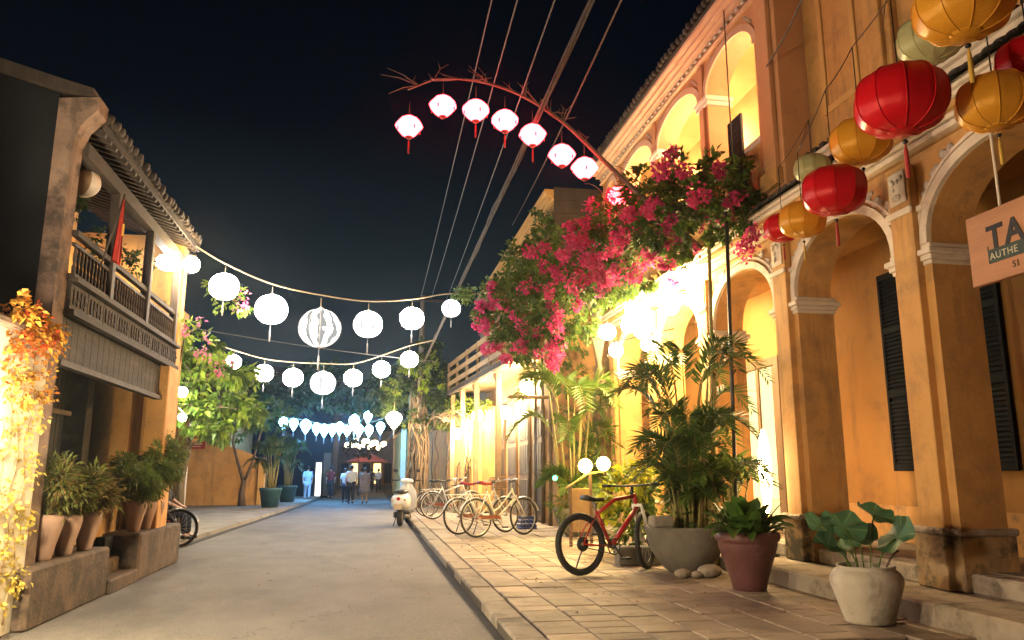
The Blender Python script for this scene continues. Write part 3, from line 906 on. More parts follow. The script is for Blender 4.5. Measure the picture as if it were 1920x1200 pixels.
# ---------------- upper loggia of the second building
UP = [(9.872, 10.02), (11.72, 12.07), (14.05, 14.40), (16.38, 16.73), (17.6, 17.9)]
UZ = 7.87
for i, (y0, y1) in enumerate(UP):
    c = MB().box(XF + 0.02, y0, 5.37, XF + 0.42, y1, UZ).build("loggia_column", "peach", far)
    if 0 < i < 4:
        sub = lambda mb, nm, mt: mb.shift(far.location).build(nm, mt, c, world=False)
        sub(MB().cbox(XF - 0.03, y0 - .05, UZ - .17, XF + .46, y1 + .05, UZ - .09, .012).cbox(XF - .05, y0 - .07, UZ - .085, XF + .48, y1 + .07, UZ + .002, .012), "capital", "trim")
        sub(MB().cbox(XF - 0.03, y0 + .09, 5.37, XF + .019, y1 - .09, UZ - .18, .008), "pilaster", "peach")
        sub(MB().cbox(XF - 0.03, y0 + .09, UZ + .01, XF + .018, y1 - .09, 8.52, .008), "pilaster_head", "peach")
for i in range(len(UP) - 1):
    a, c = UP[i], UP[i + 1]
    yc = (a[1] + c[0]) / 2; half = (c[0] - a[1]) / 2
    MB().arch(yc, half, UZ, 0.5, 8.56, XF + 0.02, XF + 0.42, (a[0] if i == 0 else (a[0] + a[1]) / 2), (c[1] if i == len(UP) - 2 else (c[0] + c[1]) / 2)).build("loggia_arch", "peach", far)
    MB().ring_arch(yc, half + .004, UZ, 0.504, 0.12, XF - 0.02, XF + 0.019).build("loggia_archivolt", "peach_pale", far)
    m = MB()
    for s in (-1, 1):
        for k in range(5):
            m.ball((XF + .012, yc + s * (half - .05 - .05 * k), 8.30 + .045 * k), .03, 6, 5, (.4, 1, 1))
    m.build("spandrel_relief", "relief", far)
    # loggia balustrade
    MB().cbox(XF + .06, a[1], 6.32, XF + .2, c[0], 6.42, .01).build("loggia_rail", "trim", far)
    MB().box(XF + .10, a[1], 5.37, XF + .16, c[0], 6.32).build("loggia_parapet", "ochre", far)
MB().box(XF + 0.021, 9.872, 8.562, XF + .42, 17.9, 8.72).build("loggia_frieze", "peach", far)
m = MB()
for (xo, z0, z1) in ((0.06, 8.56, 8.60), (0.05, 8.66, 8.70), (0.16, 8.72, 8.78), (0.24, 8.785, 8.85), (0.32, 8.855, 8.93)):
    m.cbox(XF - xo, 9.872, z0, XF + .45, 17.95, z1, .012)
m.build("loggia_cornice", "peach_pale", far)
dent = MB().cbox(-0.045, -0.05, 0, 0.0, 0.05, 0.055, .006).mesh("dentil", "relief")
y = 10.1
while y < 17.8:
    link("dentil", dent, far, Vector((XF - .06, y, 8.602)) - far.location)
    y += .2
MB().box(XF + .5, 9.872, 5.37, XIN, 17.9, 5.42).build("loggia_floor", "step_stone", far)
MB().box(XF + .0, 9.875, 8.54, XIN + .3, 17.9, 8.555).build("loggia_ceiling", "ochre_pale", far)
MB().box(XIN - .3, 9.88, 5.3, XIN, 17.9, 8.56).build("loggia_back_wall", "ochre_pale", far)
MB().prism([(XF - .36, 8.94), (XIN + 3, 8.94), (XIN + 3, 11.0)], 'y', 9.875, 17.95).build("roof", "roof_tile", far)
y = 9.95
edge = MB().lathe([(0.0, 0), (0.055, 0.005), (0.062, 0.03), (0.062, 0.36), (0.05, 0.37)], 10).mesh("eave_tile", "roof_tile")
while y < 17.95:
    link("eave_tile", edge, far, Vector((XF - .42 + random.uniform(-.02, .02), y, 8.99 + random.uniform(-.01, .012))) - far.location, (0, radians(62), 0))
    y += .165
# dark shutter standing open in the first loggia arch
s = MB().cbox(XF + .02, 10.6, 5.45, XF + .07, 11.05, 7.02, .006).build("shutter", "black_wood", far)
z = 5.55
while z < 6.95:
    MB().cbox(XF + .008, 10.64, z, XF + .03, 11.01, z + .035, .004).shift(far.location).build("slat", "black_wood", s, world=False)
    z += .062
# side wall of the second building
MB().box(XF + .5, 17.905, 0.0, XIN + 3, 18.2, 9.0).build("end_wall", "ochre_worn", far)

# ================================================================== balcony house further along
bh = thing("balcony_house", "ivy covered house with slatted wooden balcony and bright porch lamps", "building", (6.5, 25, 0))
MB().box(4.62, 19.0, 0.0, 9.0, 33.0, 8.45).build("wall", "ochre_worn", bh)
MB().box(4.6, 18.93, 5.5, 5.9, 18.999, 8.8).build("gable_cladding", "brown_wood", bh)
for k in range(9):
    MB().cbox(4.58, 18.88, 5.6 + k * .36, 5.88, 18.929, 5.6 + k * .36 + .34, .008).build("gable_board", "dark_wood", bh)
m = MB()
for (xo, z0, z1) in ((0.10, 8.45, 8.55), (0.18, 8.56, 8.66), (0.28, 8.67, 8.78)):
    m.cbox(4.62 - xo, 18.95, z0, 9.0, 33.1, z1, .012)
m.build("cornice", "ochre_pale", bh)
# balcony, running slightly towards the street
def bl(t, off=0.0, z=0.0): return Vector((3.60 - 0.074 * t + off, 22.0 + t, z))
m = MB(); m.prism([(3.66, 21.0), (3.0, 30.3), (4.7, 30.3), (4.7, 21.0)], 'z', 4.50, 4.58).build("balcony_floor", "pale_wood", bh)
MB().bar(bl(-1, 0, 4.44), bl(8.3, 0, 4.44), 0.14, 0.16).build("balcony_beam", "grey_wood", bh)
for k in range(6):
    p = bl(-.9 + k * 1.82)
    MB().bar((p.x, p.y, 4.5), (p.x, p.y, 5.62), 0.08, 0.08).build("balcony_post", "pale_wood", bh)
for k in range(3):
    for j in range(5):
        a = bl(-.9 + j * 1.82 + .04, -.045); c = bl(-.9 + (j + 1) * 1.82 - .04, -.045)
        z = 4.76 + k * .36
        MB().bar((a.x, a.y, z), (c.x, c.y, z), 0.03, 0.17).build("balcony_slat", "pale_wood", bh)
for k, t in enumerate((0.5, 3.6, 6.0, 8.0)):
    p = bl(t, .14)
    MB().cbox(p.x - .08, p.y - .08, .1, p.x + .08, p.y + .08, 4.36, .01).build("porch_post", "pale_wood", bh)
    m = MB()
    A = bez((p.x, p.y + .08, 3.5), (p.x, p.y + .12, 4.2), (p.x, p.y + .85, 4.34), 8)
    for i in range(8): m.bar(A[i], A[i + 1], .07, .12)
    m.build("porch_brace", "pale_wood", bh)
for (y0, y1) in ((20.4, 21.6), (22.2, 23.6), (24.2, 25.6), (26.4, 27.6)):
    d = MB().cbox(4.54, y0, .12, 4.619, y1, 3.2, .006).build("door", "brown_wood", bh)
    n = int((y1 - y0) / .3)
    for k in range(n):
        for (z0, z1) in ((.3, 1.2), (1.35, 2.2), (2.35, 3.05)):
            MB().cbox(4.52, y0 + .05 + k * (y1 - y0 - .05) / n, z0, 4.539, y0 + (k + 1) * (y1 - y0 - .05) / n, z1, .006).shift(bh.location).build("door_panel", "dark_wood", d, world=False)
MB().cbox(3.5, 19.6, 3.3, 4.61, 20.0, 3.36, .01).build("porch_shelf", "pale_wood", bh)

# ivy down the house's street wall
iv = thing("ivy_climber", "green ivy trailing down the house wall beside the bougainvillea", "ivy", (4.45, 20.5, 0.1))
foliage("ivy_leaves", [(4.4, 20, 7.2, .3, .9, .9), (4.4, 21, 6.4, .35, 1.0, .9), (4.3, 22.5, 6.9, .35, 1.1, 1.2), (4.2, 24.5, 6.6, .4, 1.4, 1.0), (4.3, 20.0, 5.6, .35, .8, .8), (4.4, 26.5, 7.0, .4, 1.2, 1.0), (4.35, 19.4, 8.0, .3, .6, .6)], 16, .17, .12, "leaf_ivy", iv)
m = MB()
for k in range(4):
    y = 19.3 + k * .9
    m.tube([(4.5, y, .1), (4.55, y + .1, 2), (4.5, y - .1, 4), (4.5, y + .2, 6), (4.45, y, 7.6)], [.05, .045, .04, .03, .015], 6)
m.build("ivy_stem", "bark", iv)

# ochre garden wall with bare vines at the end of the walk
gw = thing("garden_wall", "bright ochre garden wall with bare vine stems behind the parked bicycles", "wall", (3.2, 31, 0))
A = Vector((4.2, 27.6, 0)); B = Vector((2.55, 34.0, 0))
N = Vector((B - A).normalized().cross(Vector((0, 0, 1)))); off = N * .25
vs = []
for p, zt in ((A, 3.75), (B, 3.05)):
    for q in (p, p + off):
        vs += [(q.x, q.y, 0.05), (q.x, q.y, zt)]
MB().add(vs, [(0, 4, 5, 1), (2, 3, 7, 6), (1, 5, 7, 3), (0, 1, 3, 2), (4, 6, 7, 5)]).build("wall", "ochre_pale", gw)
m = MB(); random.seed(3)
nrm = -N
if nrm.x > 0: nrm = -nrm
for k in range(9):
    t = random.uniform(.05, .95); p = A.lerp(B, t) + nrm * .04
    pts = []
    for j in range(7):
        t2 = min(1, max(0, t + random.uniform(-.06, .06)))
        q = A.lerp(B, t2) + nrm * .05
        pts.append((q.x, q.y, .1 + j * .5))
    m.tube(pts, [.04 - .004 * j for j in range(7)], 5)
m.build("vine_stem", "bark", gw)
c = A.lerp(B, .12) + nrm * .12
MB().cbox(c.x - .2, c.y - .14, .05, c.x + .2, c.y + .14, 2.9, .015).build("gate_pillar", "ochre_pale", gw)
foliage("vine_leaves", [(3.6, 29.5, 3.8, .5, 1.4, .35), (3.0, 32, 3.5, .5, 1.3, .4), (3.9, 28, 3.7, .4, .8, .3)], 14, .16, .11, "leaf_bright", gw)
m = MB()
for k in range(26):
    x = random.uniform(2.6, 3.9); y = random.uniform(27.8, 33.5)
    m.tube(bez((x, y, 3.3), (x - .5, y - .4, 3.9), (x - .9 + random.uniform(-.3, .3), y - .9, 3.2 + random.uniform(-.4, .2)), 6), [.022, .02, .018, .015, .012, .01, .006], 4)
m.build("vine_twigs", "bark", gw)

# ================================================================== timber house (left)
lh = thing("timber_house", "old timber house with carved balcony and tiled eave above clay jars", "house", (-4.2, 10.6, 0))
XL = -3.1
# party wall end that carries the eave
pw = MB()
out = [(-3.12, .5), (-3.12, 4.55), (-3.105, 4.78), (-3.05, 4.95), (-2.91, 5.12), (-2.90, 5.26), (-3.05, 5.25), (-3.29, 5.22), (-3.29, .5)]
pw.prism(out, 'y', 8.16, 8.44)
pw.build("party_wall_end", "old_plaster", lh)
# gable rising behind, its shade painted in near black
MB().prism([(-3.295, 0), (-3.295, 5.28), (-5.0, 5.76), (-7.2, 6.45), (-9.5, 5.7), (-11, 5.2), (-11, 0)], 'y', 8.18, 8.42).build("gable_wall", "plaster_darkened", lh)
MB().prism([(-2.95, 5.262), (-3.295, 5.29), (-5.0, 5.77), (-7.2, 6.46), (-7.2, 6.60), (-5.0, 5.91), (-3.295, 5.42), (-2.95, 5.33)], 'y', 8.10, 8.46).build("gable_coping", "dark_wood", lh)
# roof slab and tiled eave
MB().prism([(-2.92, 5.09), (-7.2, 6.44), (-7.2, 6.52), (-2.92, 5.16)], 'y', 8.45, 13.3).build("roof", "roof_tile", lh)
y = 8.5; random.seed(9)
row = MB().lathe([(0.0, 0), (0.05, 0.004), (0.056, 0.03), (0.056, 0.62), (0.045, 0.63)], 8).mesh("eave_tile", "roof_tile")
while y < 13.3:
    link("eave_tile", row, lh, Vector((-2.86 + random.uniform(-.03, .03), y, 5.16 + random.uniform(-.01, .02))) - lh.location, (0, radians(-72.5), random.uniform(-.04, .04)))
    y += .15
raf = MB().bar((0, 0, 0), (-1.5, 0, 0.473), .05, .07).mesh("rafter", "dark_wood")
y = 8.6
while y < 13.25:
    link("rafter", raf, lh, Vector((-2.95, y, 5.03)) - lh.location)
    y += .19
MB().bar((-2.94, 8.45, 5.09), (-2.94, 13.3, 5.09), .025, .10).build("eave_board", "grey_wood", lh)
MB().bar((-3.12, 8.44, 4.78), (-3.12, 13.3, 4.78), .14, .16).build("eave_beam", "grey_wood", lh)
# balcony posts, rails, balusters
for y in (9.6, 11.12, 12.7):
    MB().cbox(XL - .055, y - .055, 3.36, XL + .055, y + .055, 4.70, .008).build("balcony_post", "dark_wood", lh)
MB().bar((XL, 8.45, 3.86), (XL, 12.88, 3.86), .07, .06).build("hand_rail", "grey_wood", lh)
MB().bar((XL, 8.45, 3.74), (XL, 12.88, 3.74), .04, .035).build("upper_rail", "dark_wood", lh)
MB().bar((XL, 8.45, 3.40), (XL, 12.88, 3.40), .09, .05).build("bottom_rail", "grey_wood", lh)
bal = MB().lathe([(.012, 0), (.020, .03), (.022, .10), (.013, .13), (.020, .18), (.021, .24), (.013, .28), (.018, .33)], 7).mesh("baluster", "dark_wood")
y = 8.52
while y < 12.86:
    if min(abs(y - q) for q in (9.6, 11.12, 12.7)) > .07:
        link("baluster", bal, lh, Vector((XL, y, 3.41)) - lh.location)
    y += .105
# carved frieze boards and lower plank skirt
MB().box(XL - .06, 8.45, 3.02, XL - .012, 12.98, 3.36).build("frieze_backing", "grey_wood", lh)
y = 8.47
while y < 12.9:
    m = MB().cbox(XL - .012, y, 3.06, XL + .018, y + .50, 3.33, .006)
    fb = m.build("carved_board", "carved_wood", lh)
    c = MB()
    for k in range(4):
        yy = y + .07 + k * .105
        c.cbox(XL + .017, yy, 3.11, XL + .030, yy + .035, 3.28, .004).cbox(XL + .017, yy + .045, 3.13 + .05 * (k % 2), XL + .030, yy + .085, 3.17 + .05 * (k % 2), .004)
    c.shift(lh.location).build("carving", "grey_wood", fb, world=False)
    y += .51
MB().bar((XL + .03, 8.45, 3.36), (XL + .03, 12.98, 3.36), .10, .04).build("frieze_cap", "grey_wood", lh)
MB().bar((XL + .03, 8.45, 3.02), (XL + .03, 12.98, 3.02), .09, .06).build("frieze_sill", "grey_wood", lh)
y = 8.46
while y < 12.3:
    w = random.uniform(.17, .24)
    MB().cbox(XL - .08 + random.uniform(-.004, .004), y + .003, 2.53, XL - .05, y + w - .003, 2.99, .005).build("skirt_plank", "grey_wood", lh)
    y += w
MB().bar((XL - .04, 8.45, 2.50), (XL - .04, 12.35, 2.50), .10, .06).build("skirt_sill", "dark_wood", lh)
MB().box(-5.8, 8.45, 3.0, XL - .1, 13.0, 3.08).build("balcony_floor", "black_wood", lh)
# recessed balcony wall, ground floor front of dark doors
MB().box(-4.9, 10.9, 3.08, -4.75, 13.0, 5.6).build("balcony_wall", "ochre", lh)
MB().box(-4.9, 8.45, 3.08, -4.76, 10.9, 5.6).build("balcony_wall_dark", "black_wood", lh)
MB().box(-4.4, 8.45, .5, -4.26, 12.3, 3.0).build("shopfront_wall", "black_wood", lh)
for k in range(5):
    y = 8.6 + k * .74
    d = MB().cbox(-4.26, y, .6, -4.20, y + .70, 2.9, .008).build("door_leaf", "dark_wood", lh)
    for (z0, z1) in ((.75, 1.35), (1.5, 2.75)):
        MB().cbox(-4.20, y + .09, z0, -4.185, y + .61, z1, .01).shift(lh.location).build("door_panel", "black_wood", d, world=False)
MB().cbox(-4.2, 11.75, .55, -3.9, 12.0, 3.0, .01).build("wood_column", "grey_wood", lh)
MB().bar((-4.1, 8.5, 2.2), (-4.1, 11.7, 2.2), .05, .06).build("door_lintel", "brown_wood", lh)
# ochre end wall by the eave lamp
MB().box(-5.8, 13.0, .3, XL + .02, 13.26, 5.2).build("end_wall", "ochre", lh)
MB().box(-3.75, 12.36, .5, -3.5, 13.0, 3.0).build("side_jamb", "ochre", lh)
MB().cbox(-3.32, 12.42, .55, -3.02, 12.999, 3.0, .012).build("corner_pillar", "ochre", lh)
# stone plinth and steps
MB().cbox(-5, 8.0, -.02, -2.98, 10.25, .54, .03).build("plinth", "plinth", lh)
MB().cbox(-5, 11.45, -.02, -2.96, 13.75, .60, .03).build("plinth", "plinth", lh)
MB().cbox(-5, 10.252, -.02, -3.5, 11.448, .50, .02).build("plinth_recess", "plinth", lh)
for (xe, z) in ((-2.95, .15), (-3.2, .32)):
    MB().cbox(-3.6, 10.26, -.02, xe, 11.44, z, .02).build("step", "plinth", lh)
MB().cbox(-3.42, 11.10, .33, -3.30, 11.44, .58, .01).build("step_cheek", "plaster_darkened", lh)
MB().box(-3.55, 9.9, .54, -3.45, 12.0, .95).build("low_wall", "ochre_worn", lh)

# whitewashed wall with a creeper, next to the house
ww = thing("whitewashed_wall", "brightly lit whitewashed wall with climbing orange creeper", "wall", (-3.3, 5, 0))
MB().box(-3.42, -6, 0, -3.10, 8.15, 2.62).build("wall", "whitewash", ww)
MB().cbox(-3.5, -6, 2.62, -3.02, 8.14, 2.70, .02).build("coping", "old_plaster", ww)
cp = thing("orange_creeper", "orange and yellow creeper spilling over the white wall top", "creeper", (-3.1, 7.5, 2.6))
bl_ = [(-3.15, 6.9 + .22 * k, 2.72 + .10 * sin(k * 2.1), .24, .22, .20) for k in range(6)]
foliage("creeper_leaves", bl_, 30, .062, .052, "vine_orange", cp)
FLW = foliage("creeper_flowers", [(-3.05, 7.5, 2.72, .10, .10, .08), (-3.02, 7.75, 2.60, .09, .10, .08), (-3.0, 7.35, 2.50, .07, .1, .08)], 20, .04, .035, "vine_red", cp)
FRG = foliage("creeper_fringe", [(-3.07, 7.25 + .16 * k, 2.32 - .1 * (k % 3), .05, .12, .25) for k in range(6)], 12, .05, .045, "vine_orange", cp)
FLW["kind"] = "stuff"; FRG["kind"] = "stuff"
lv = thing("wall_creeper", "sparse yellow creeper leaves climbing the lower white wall", "creeper", (-3.08, 7.6, .1))
foliage("creeper_leaves", [(-3.05, 7.3 + .1 * (k % 8), .25 + .24 * (k // 4), .035, .11, .16) for k in range(36) if k % 5 not in (1, 3)], 6, .052, .046, "vine_pale", lv)
m = MB()
for k in range(3):
    y = 7.45 + .2 * k
    m.tube([(-3.085, y + .07 * sin(j * 1.7 + k * 2), .1 + j * .2) for j in range(13)], [.008 - .0004 * j for j in range(13)], 5)
m.build("creeper_stem", "pale_wood", lv)

# side wall fragment and the low ochre wall further down the left
sw = thing("gate_wall", "narrow ochre wall end behind the timber house", "wall", (-4.8, 17, 0))
MB().box(-6.5, 16.9, .05, -3.95, 17.15, 4.6).build("wall", "ochre", sw)
MB().cbox(-6.5, 16.82, 4.6, -3.88, 17.22, 4.72, .02).build("coping", "ochre_worn", sw)
yw = thing("courtyard_wall", "low ochre courtyard wall behind the small forked tree", "wall", (-5.6, 34, .09))
MB().prism([(-7.4, .09), (-7.4, 2.65), (-6.6, 2.6), (-5.6, 2.45), (-4.9, 2.2), (-4.45, 1.95), (-4.45, .09)], 'y', 34.0, 34.25).build("wall", "ochre", yw)
MB().cbox(-4.48, 33.9, .09, -4.2, 34.3, 2.0, .02).build("wall_pier", "ochre_pale", yw)

# ================================================================== far end of the street
fb = thing("far_dark_house", "dark house front with a bright white doorway at the street end", "building", (-4.5, 47, 0))
MB().box(-12, 46.2, 0, -2.05, 54, 5.2).build("wall", "plaster_darkened", fb)
MB().prism([(-12, 5.2), (-1.7, 5.2), (-3.2, 7.4), (-12, 7.4)], 'y', 46.0, 54).build("roof", "roof_tile", fb)
MB().box(-2.92, 46.12, .1, -2.62, 46.19, 1.95).build("doorway", "glow_white_door", fb)
MB().cbox(-3.0, 46.06, .1, -2.92, 46.19, 2.05, .01).cbox(-2.62, 46.06, .1, -2.54, 46.19, 2.05, .01).cbox(-2.92, 46.06, 1.95, -2.62, 46.19, 2.05, .01).build("door_frame", "dark_wood", fb)
MB().cbox(-2.5, 46.08, .1, -2.1, 46.18, 2.5, .01).build("door_leaf", "brown_wood", fb)
fr = thing("far_ochre_house", "far ochre house with pale posts behind the vine covered pole", "building", (3.0, 48, 0))
MB().box(2.0, 40, 0, 9, 66, 5.4).build("wall", "ochre", fr)
for k in range(5):
    MB().cbox(1.62, 40.2 + k * 3.2, 0, 1.86, 40.45 + k * 3.2, 3.6, .01).build("porch_post", "ochre_pale" if k else "whitewash", fr)
MB().prism([(1.3, 3.6), (2.0, 4.2), (2.0, 4.3), (1.25, 3.7)], 'y', 40, 57).build("porch_roof", "roof_tile", fr)
fl = thing("dim_house", "dim house behind the palm tubs beside the lantern arch", "building", (-8, 42, 0))
MB().box(-13, 38.5, 0, -6.4, 45.5, 4.6).build("wall", "ochre_worn", fl)
MB().prism([(-13, 4.6), (-5.9, 4.6), (-8, 6.4), (-13, 6.4)], 'y', 38.2, 45.6).build("roof", "roof_tile", fl)
fe = thing("street_end_house", "ochre house closing the far end of the street", "building", (0, 92, 0))
MB().box(-12, 90, 0, 12, 96, 6).build("wall", "ochre", fe)
for k in range(6):
    MB().box(-3 + k * 1.2, 89.95, .2, -2.2 + k * 1.2, 89.999, 2.4).build("window", "glow_door" if k % 2 else "dark_wood", fe)
MB().prism([(-12, 6), (12, 6), (12, 7.6), (-12, 7.6)], 'y', 89.6, 96).build("roof", "roof_tile", fe)
aw = thing("market_parasol", "pinkish market parasol beyond the walking couple", "parasol", (-.1, 62, 0))
MB().lathe([(1.7, 2.2), (1.2, 2.42), (.6, 2.72), (.02, 2.95)], 10, (-.1, 62, 0), smooth=False).build("canopy", "awning_red", aw)
MB().tube([(-.1, 62, 0), (-.1, 62, 2.9)], .03, 6).build("pole", "dark_steel", aw)

# ================================================================== lanterns
def superell(w, h, n=14, p=2.4, neck=0.16):
    """half outline of a swollen lantern, radius w/2, height h, cut flat at the necks"""
    out = []
    t0 = math.acos(neck ** (p / 2)) if neck < 1 else 0
    for i in range(n + 1):
        t = -t0 + 2 * t0 * i / n
        out.append((w / 2 * abs(cos(t)) ** (2 / p), h / 2 * (1 if t > 0 else -1) * abs(sin(t)) ** (2 / p)))
    return out

def faceted(prof, panels, sub=4, bulge=0.0):
    """panelled silk body: each panel nearly flat across, seams at the ribs"""
    mb = MB(); n = panels * sub; vs = []; fs = []; m = len(prof)
    for r, z in prof:
        for k in range(n):
            a = 2 * pi * (k // sub) / panels; b = 2 * pi * (k // sub + 1) / panels; t = (k % sub) / sub
            rr = r * (1 - 0.05 * sin(pi * t))
            ang = a + (b - a) * t
            vs.append((rr * cos(ang), rr * sin(ang), z))
    for i in range(m - 1):
        for k in range(n):
            fs.append((i * n + k, i * n + (k + 1) % n, (i + 1) * n + (k + 1) % n, (i + 1) * n + k))
    return mb.add(vs, fs, True)

_prof = superell(1.0, 0.76, 16, 2.5, 0.22)
SILK = {}
for c in ("silk_red", "silk_gold", "silk_pale"):
    SILK[c] = faceted(_prof, 10).mesh("body", c)
SRIB = {c: MB().tube([(r * 1.004, 0, z) for r, z in _prof], .0075, 5).mesh("rib", c) for c in SILK}
SCAP = {c: (MB().lathe([(.0, .35), (.21, .352), (.12, .378), (.03, .39), (0, .395)], 14).mesh("top_cap", c), MB().lathe([(.0, -.392), (.12, -.385), (.215, -.352), (.0, -.35)], 14).mesh("bottom_cap", c)) for c in SILK}
def tassel_mesh(mat, ln=.42, r=.022):
    return MB().lathe([(.006, 0), (.010, -.06), (r * .8, -.10), (r, -ln * .6), (r * .95, -ln), (0, -ln - .004)], 8).mesh("tassel", mat)
STAS = {c: tassel_mesh(t) for c, t in (("silk_red", "tassel_red"), ("silk_gold", "tassel_yellow"), ("silk_pale", "tassel_green"))}
BEAD = MB().ball((0, 0, 0), .028, 8, 6).mesh("bead", "bead_black")

CORDTOPS = []
def silk_lantern(c, loc, S, label, cord=.75, tilt=0.0, tl=1.0):
    t = thing("silk_lantern", label, "lantern", loc, random.uniform(0, 6), "unlit silk lanterns hung before the arcade")
    t.scale = (S, S, S)
    link("body", SILK[c], t)
    for k in range(10):
        link("rib", SRIB[c], t, None, (0, 0, 2 * pi * k / 10))
    link("top_cap", SCAP[c][0], t); link("bottom_cap", SCAP[c][1], t)
    ta = link("tassel", STAS[c], t, (0, 0, -.50), None, (1.2, 1.2, tl))
    link("bead", BEAD, ta, (0, 0, 0))
    MB().tube([(0, 0, .39), (0.004, 0, .5), (0, 0, cord / S + .38)], .010 / S * .55, 6).build("cord", "bead_black", t, world=False)
    CORDTOPS.append((loc[0], loc[1], loc[2] + cord + .38 * S))
for a in (
    ("silk_red", (3.60, 4.47, 3.97), .62, "largest red silk lantern, hanging in front of the tiled ledge", .75),
    ("silk_red", (4.46, 6.60, 4.15), .62, "mid sized red silk lantern just above the nearer arch crown", .85),
    ("silk_red", (4.85, 8.26, 4.32), .44, "small red silk lantern nearest the bougainvillea", .6),
    ("silk_gold", (4.62, 7.45, 4.14), .51, "golden silk lantern touching the small red lantern", .6),
    ("silk_gold", (4.70, 6.45, 4.63), .585, "golden silk lantern between the two larger red lanterns", .8),
    ("silk_gold", (3.78, 4.02, 4.46), .62, "large golden silk lantern cut by the top of the picture", .6),
    ("silk_gold", (4.20, 4.30, 3.93), .50, "golden silk lantern right of the largest red lantern", .9),
    ("silk_pale", (4.38, 5.04, 4.87), .50, "pale green silk lantern above the largest red lantern", .6),
    ("silk_pale", (5.00, 7.78, 4.90), .42, "small pale green silk lantern behind the mid sized red lantern", .45),
    ("silk_red", (4.62, 4.38, 4.33), .46, "red silk lantern at the right picture edge", .7)):
    silk_lantern(*a)
m = MB()
ct = sorted(CORDTOPS, key=lambda p: -p[1])
pts = [(5.55, 9.5, 5.55)] + ct + [(4.0, 1.5, 6.2)]
for p, q in zip(pts[:-1], pts[1:]):
    m.tube(sag(p, q, .03, 5), .005, 5)
m.tube(sag((5.95, 7.6, 6.6), (3.6, 4.47, 5.0), .05, 6), .005, 5)
m.tube(sag((5.95, 5.2, 6.8), (3.6, 4.47, 5.0), .05, 6), .005, 5)
tag(m.build("lantern_wire", "bead_black"), "thin dark wires from which the silk lanterns hang", "wire")

# lit white globes strung across the street
GB = {}
def globe(mat, seg=24):
    if mat not in GB:
        GB[mat] = MB().lathe(superell(1.0, .93, 16, 2.1, .16), seg).mesh("body", mat)
    return GB[mat]
GCAP = (MB().lathe([(0, .445), (.085, .45), (.08, .49), (.03, .52), (.0, .56)], 12).mesh("top_cap", "paper_dim"), MB().lathe([(0, -.5), (.05, -.48), (.085, -.45), (0, -.44)], 12).mesh("bottom_cap", "paper_dim"))
GTAS = MB().lathe([(.006, -.5), (.006, -.66), (.022, -.68), (.026, -.74), (.024, -1.02), (0, -1.03)], 8).mesh("tassel", "tassel_grey")
GRIB = MB().tube([(r * 1.003, 0, z) for r, z in superell(1.0, .93, 16, 2.1, .16)], .0055, 4).mesh("rib", "paper_dim")
GCORD = MB().tube([(0, 0, .54), (0, 0, .74)], .012, 5).mesh("cord", "rope")
def white_lantern(loc, S, mat, label, group, tas=True):
    t = thing("round_lantern", label, "lantern", loc, random.uniform(0, 6), group)
    t.scale = (S, S, S)
    link("body", globe(mat), t); link("top_cap", GCAP[0], t); link("bottom_cap", GCAP[1], t); link("cord", GCORD, t)
    if tas: link("tassel", GTAS, t)
    for k in range(12): link("rib", GRIB, t, None, (0, 0, 2 * pi * k / 12))
G1 = "white lanterns on the nearer string"
W1 = [((-2.59, 13.86, 4.59), .56, "glow_white", "white lantern nearest the timber house on the nearer string"),
      ((-1.89, 14.77, 4.40), .66, "glow_white", "second white lantern from the timber house on the nearer string"),
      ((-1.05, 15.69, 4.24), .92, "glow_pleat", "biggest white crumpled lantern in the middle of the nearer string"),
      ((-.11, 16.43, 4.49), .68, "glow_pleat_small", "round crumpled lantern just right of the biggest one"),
      ((.85, 17.19, 4.80), .60, "glow_white", "white lantern second from the bougainvillea end of the nearer string"),
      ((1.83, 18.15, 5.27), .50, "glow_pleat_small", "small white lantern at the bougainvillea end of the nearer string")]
for (l, S, mt, lb) in W1: white_lantern(l, S * .9, mt, lb, G1)
def rope_through(name, ends, ls, label, up=.74, r=.016):
    pts = [Vector(ends[0])] + [Vector((l[0], l[1], l[2] + up * S)) for (l, S) in ls] + [Vector(ends[1])]
    m = MB()
    full = []
    for i in range(len(pts) - 1):
        p0 = pts[max(i - 1, 0)]; p1 = pts[i]; p2 = pts[i + 1]; p3 = pts[min(i + 2, len(pts) - 1)]
        for k in range(6):
            t = k / 6
            full.append(0.5 * ((2 * p1) + (p2 - p0) * t + (2 * p0 - 5 * p1 + 4 * p2 - p3) * t * t + (3 * p1 - p0 - 3 * p2 + p3) * t ** 3))
    full.append(pts[-1])
    m.tube(full, r, 6)
    return tag(m.build(name, "rope"), label, "rope")
rope_through("lantern_rope", ((-2.95, 13.0, 5.08), (3.0, 19.0, 5.85)), [(a[0], a[1]) for a in W1], "pale rope carrying the nearer string of white lanterns")
G2 = "white lanterns on the farther string"
W2 = [((-4.15, 24.5, 4.70), .50, "glow_white", "white lantern half hidden in the yellow green leaves"),
      ((-3.30, 25.0, 4.44), .62, "glow_white", "first fully visible lantern right of the leafy tree, farther string"),
      ((-2.40, 24.8, 4.30), .66, "glow_white", "white lantern left of the big one on the farther string"),
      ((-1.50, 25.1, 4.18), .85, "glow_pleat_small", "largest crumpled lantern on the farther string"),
      ((-.57, 25.0, 4.35), .63, "glow_white", "white lantern right of the largest on the farther string"),
      ((.31, 25.1, 4.66), .62, "glow_white", "white lantern second from the vine clad pole, farther string"),
      ((1.2, 25.2, 5.02), .62, "glow_white", "white lantern nearest the vine clad pole, farther string")]
for (l, S, mt, lb) in W2: white_lantern(l, S * .92, mt, lb, G2)
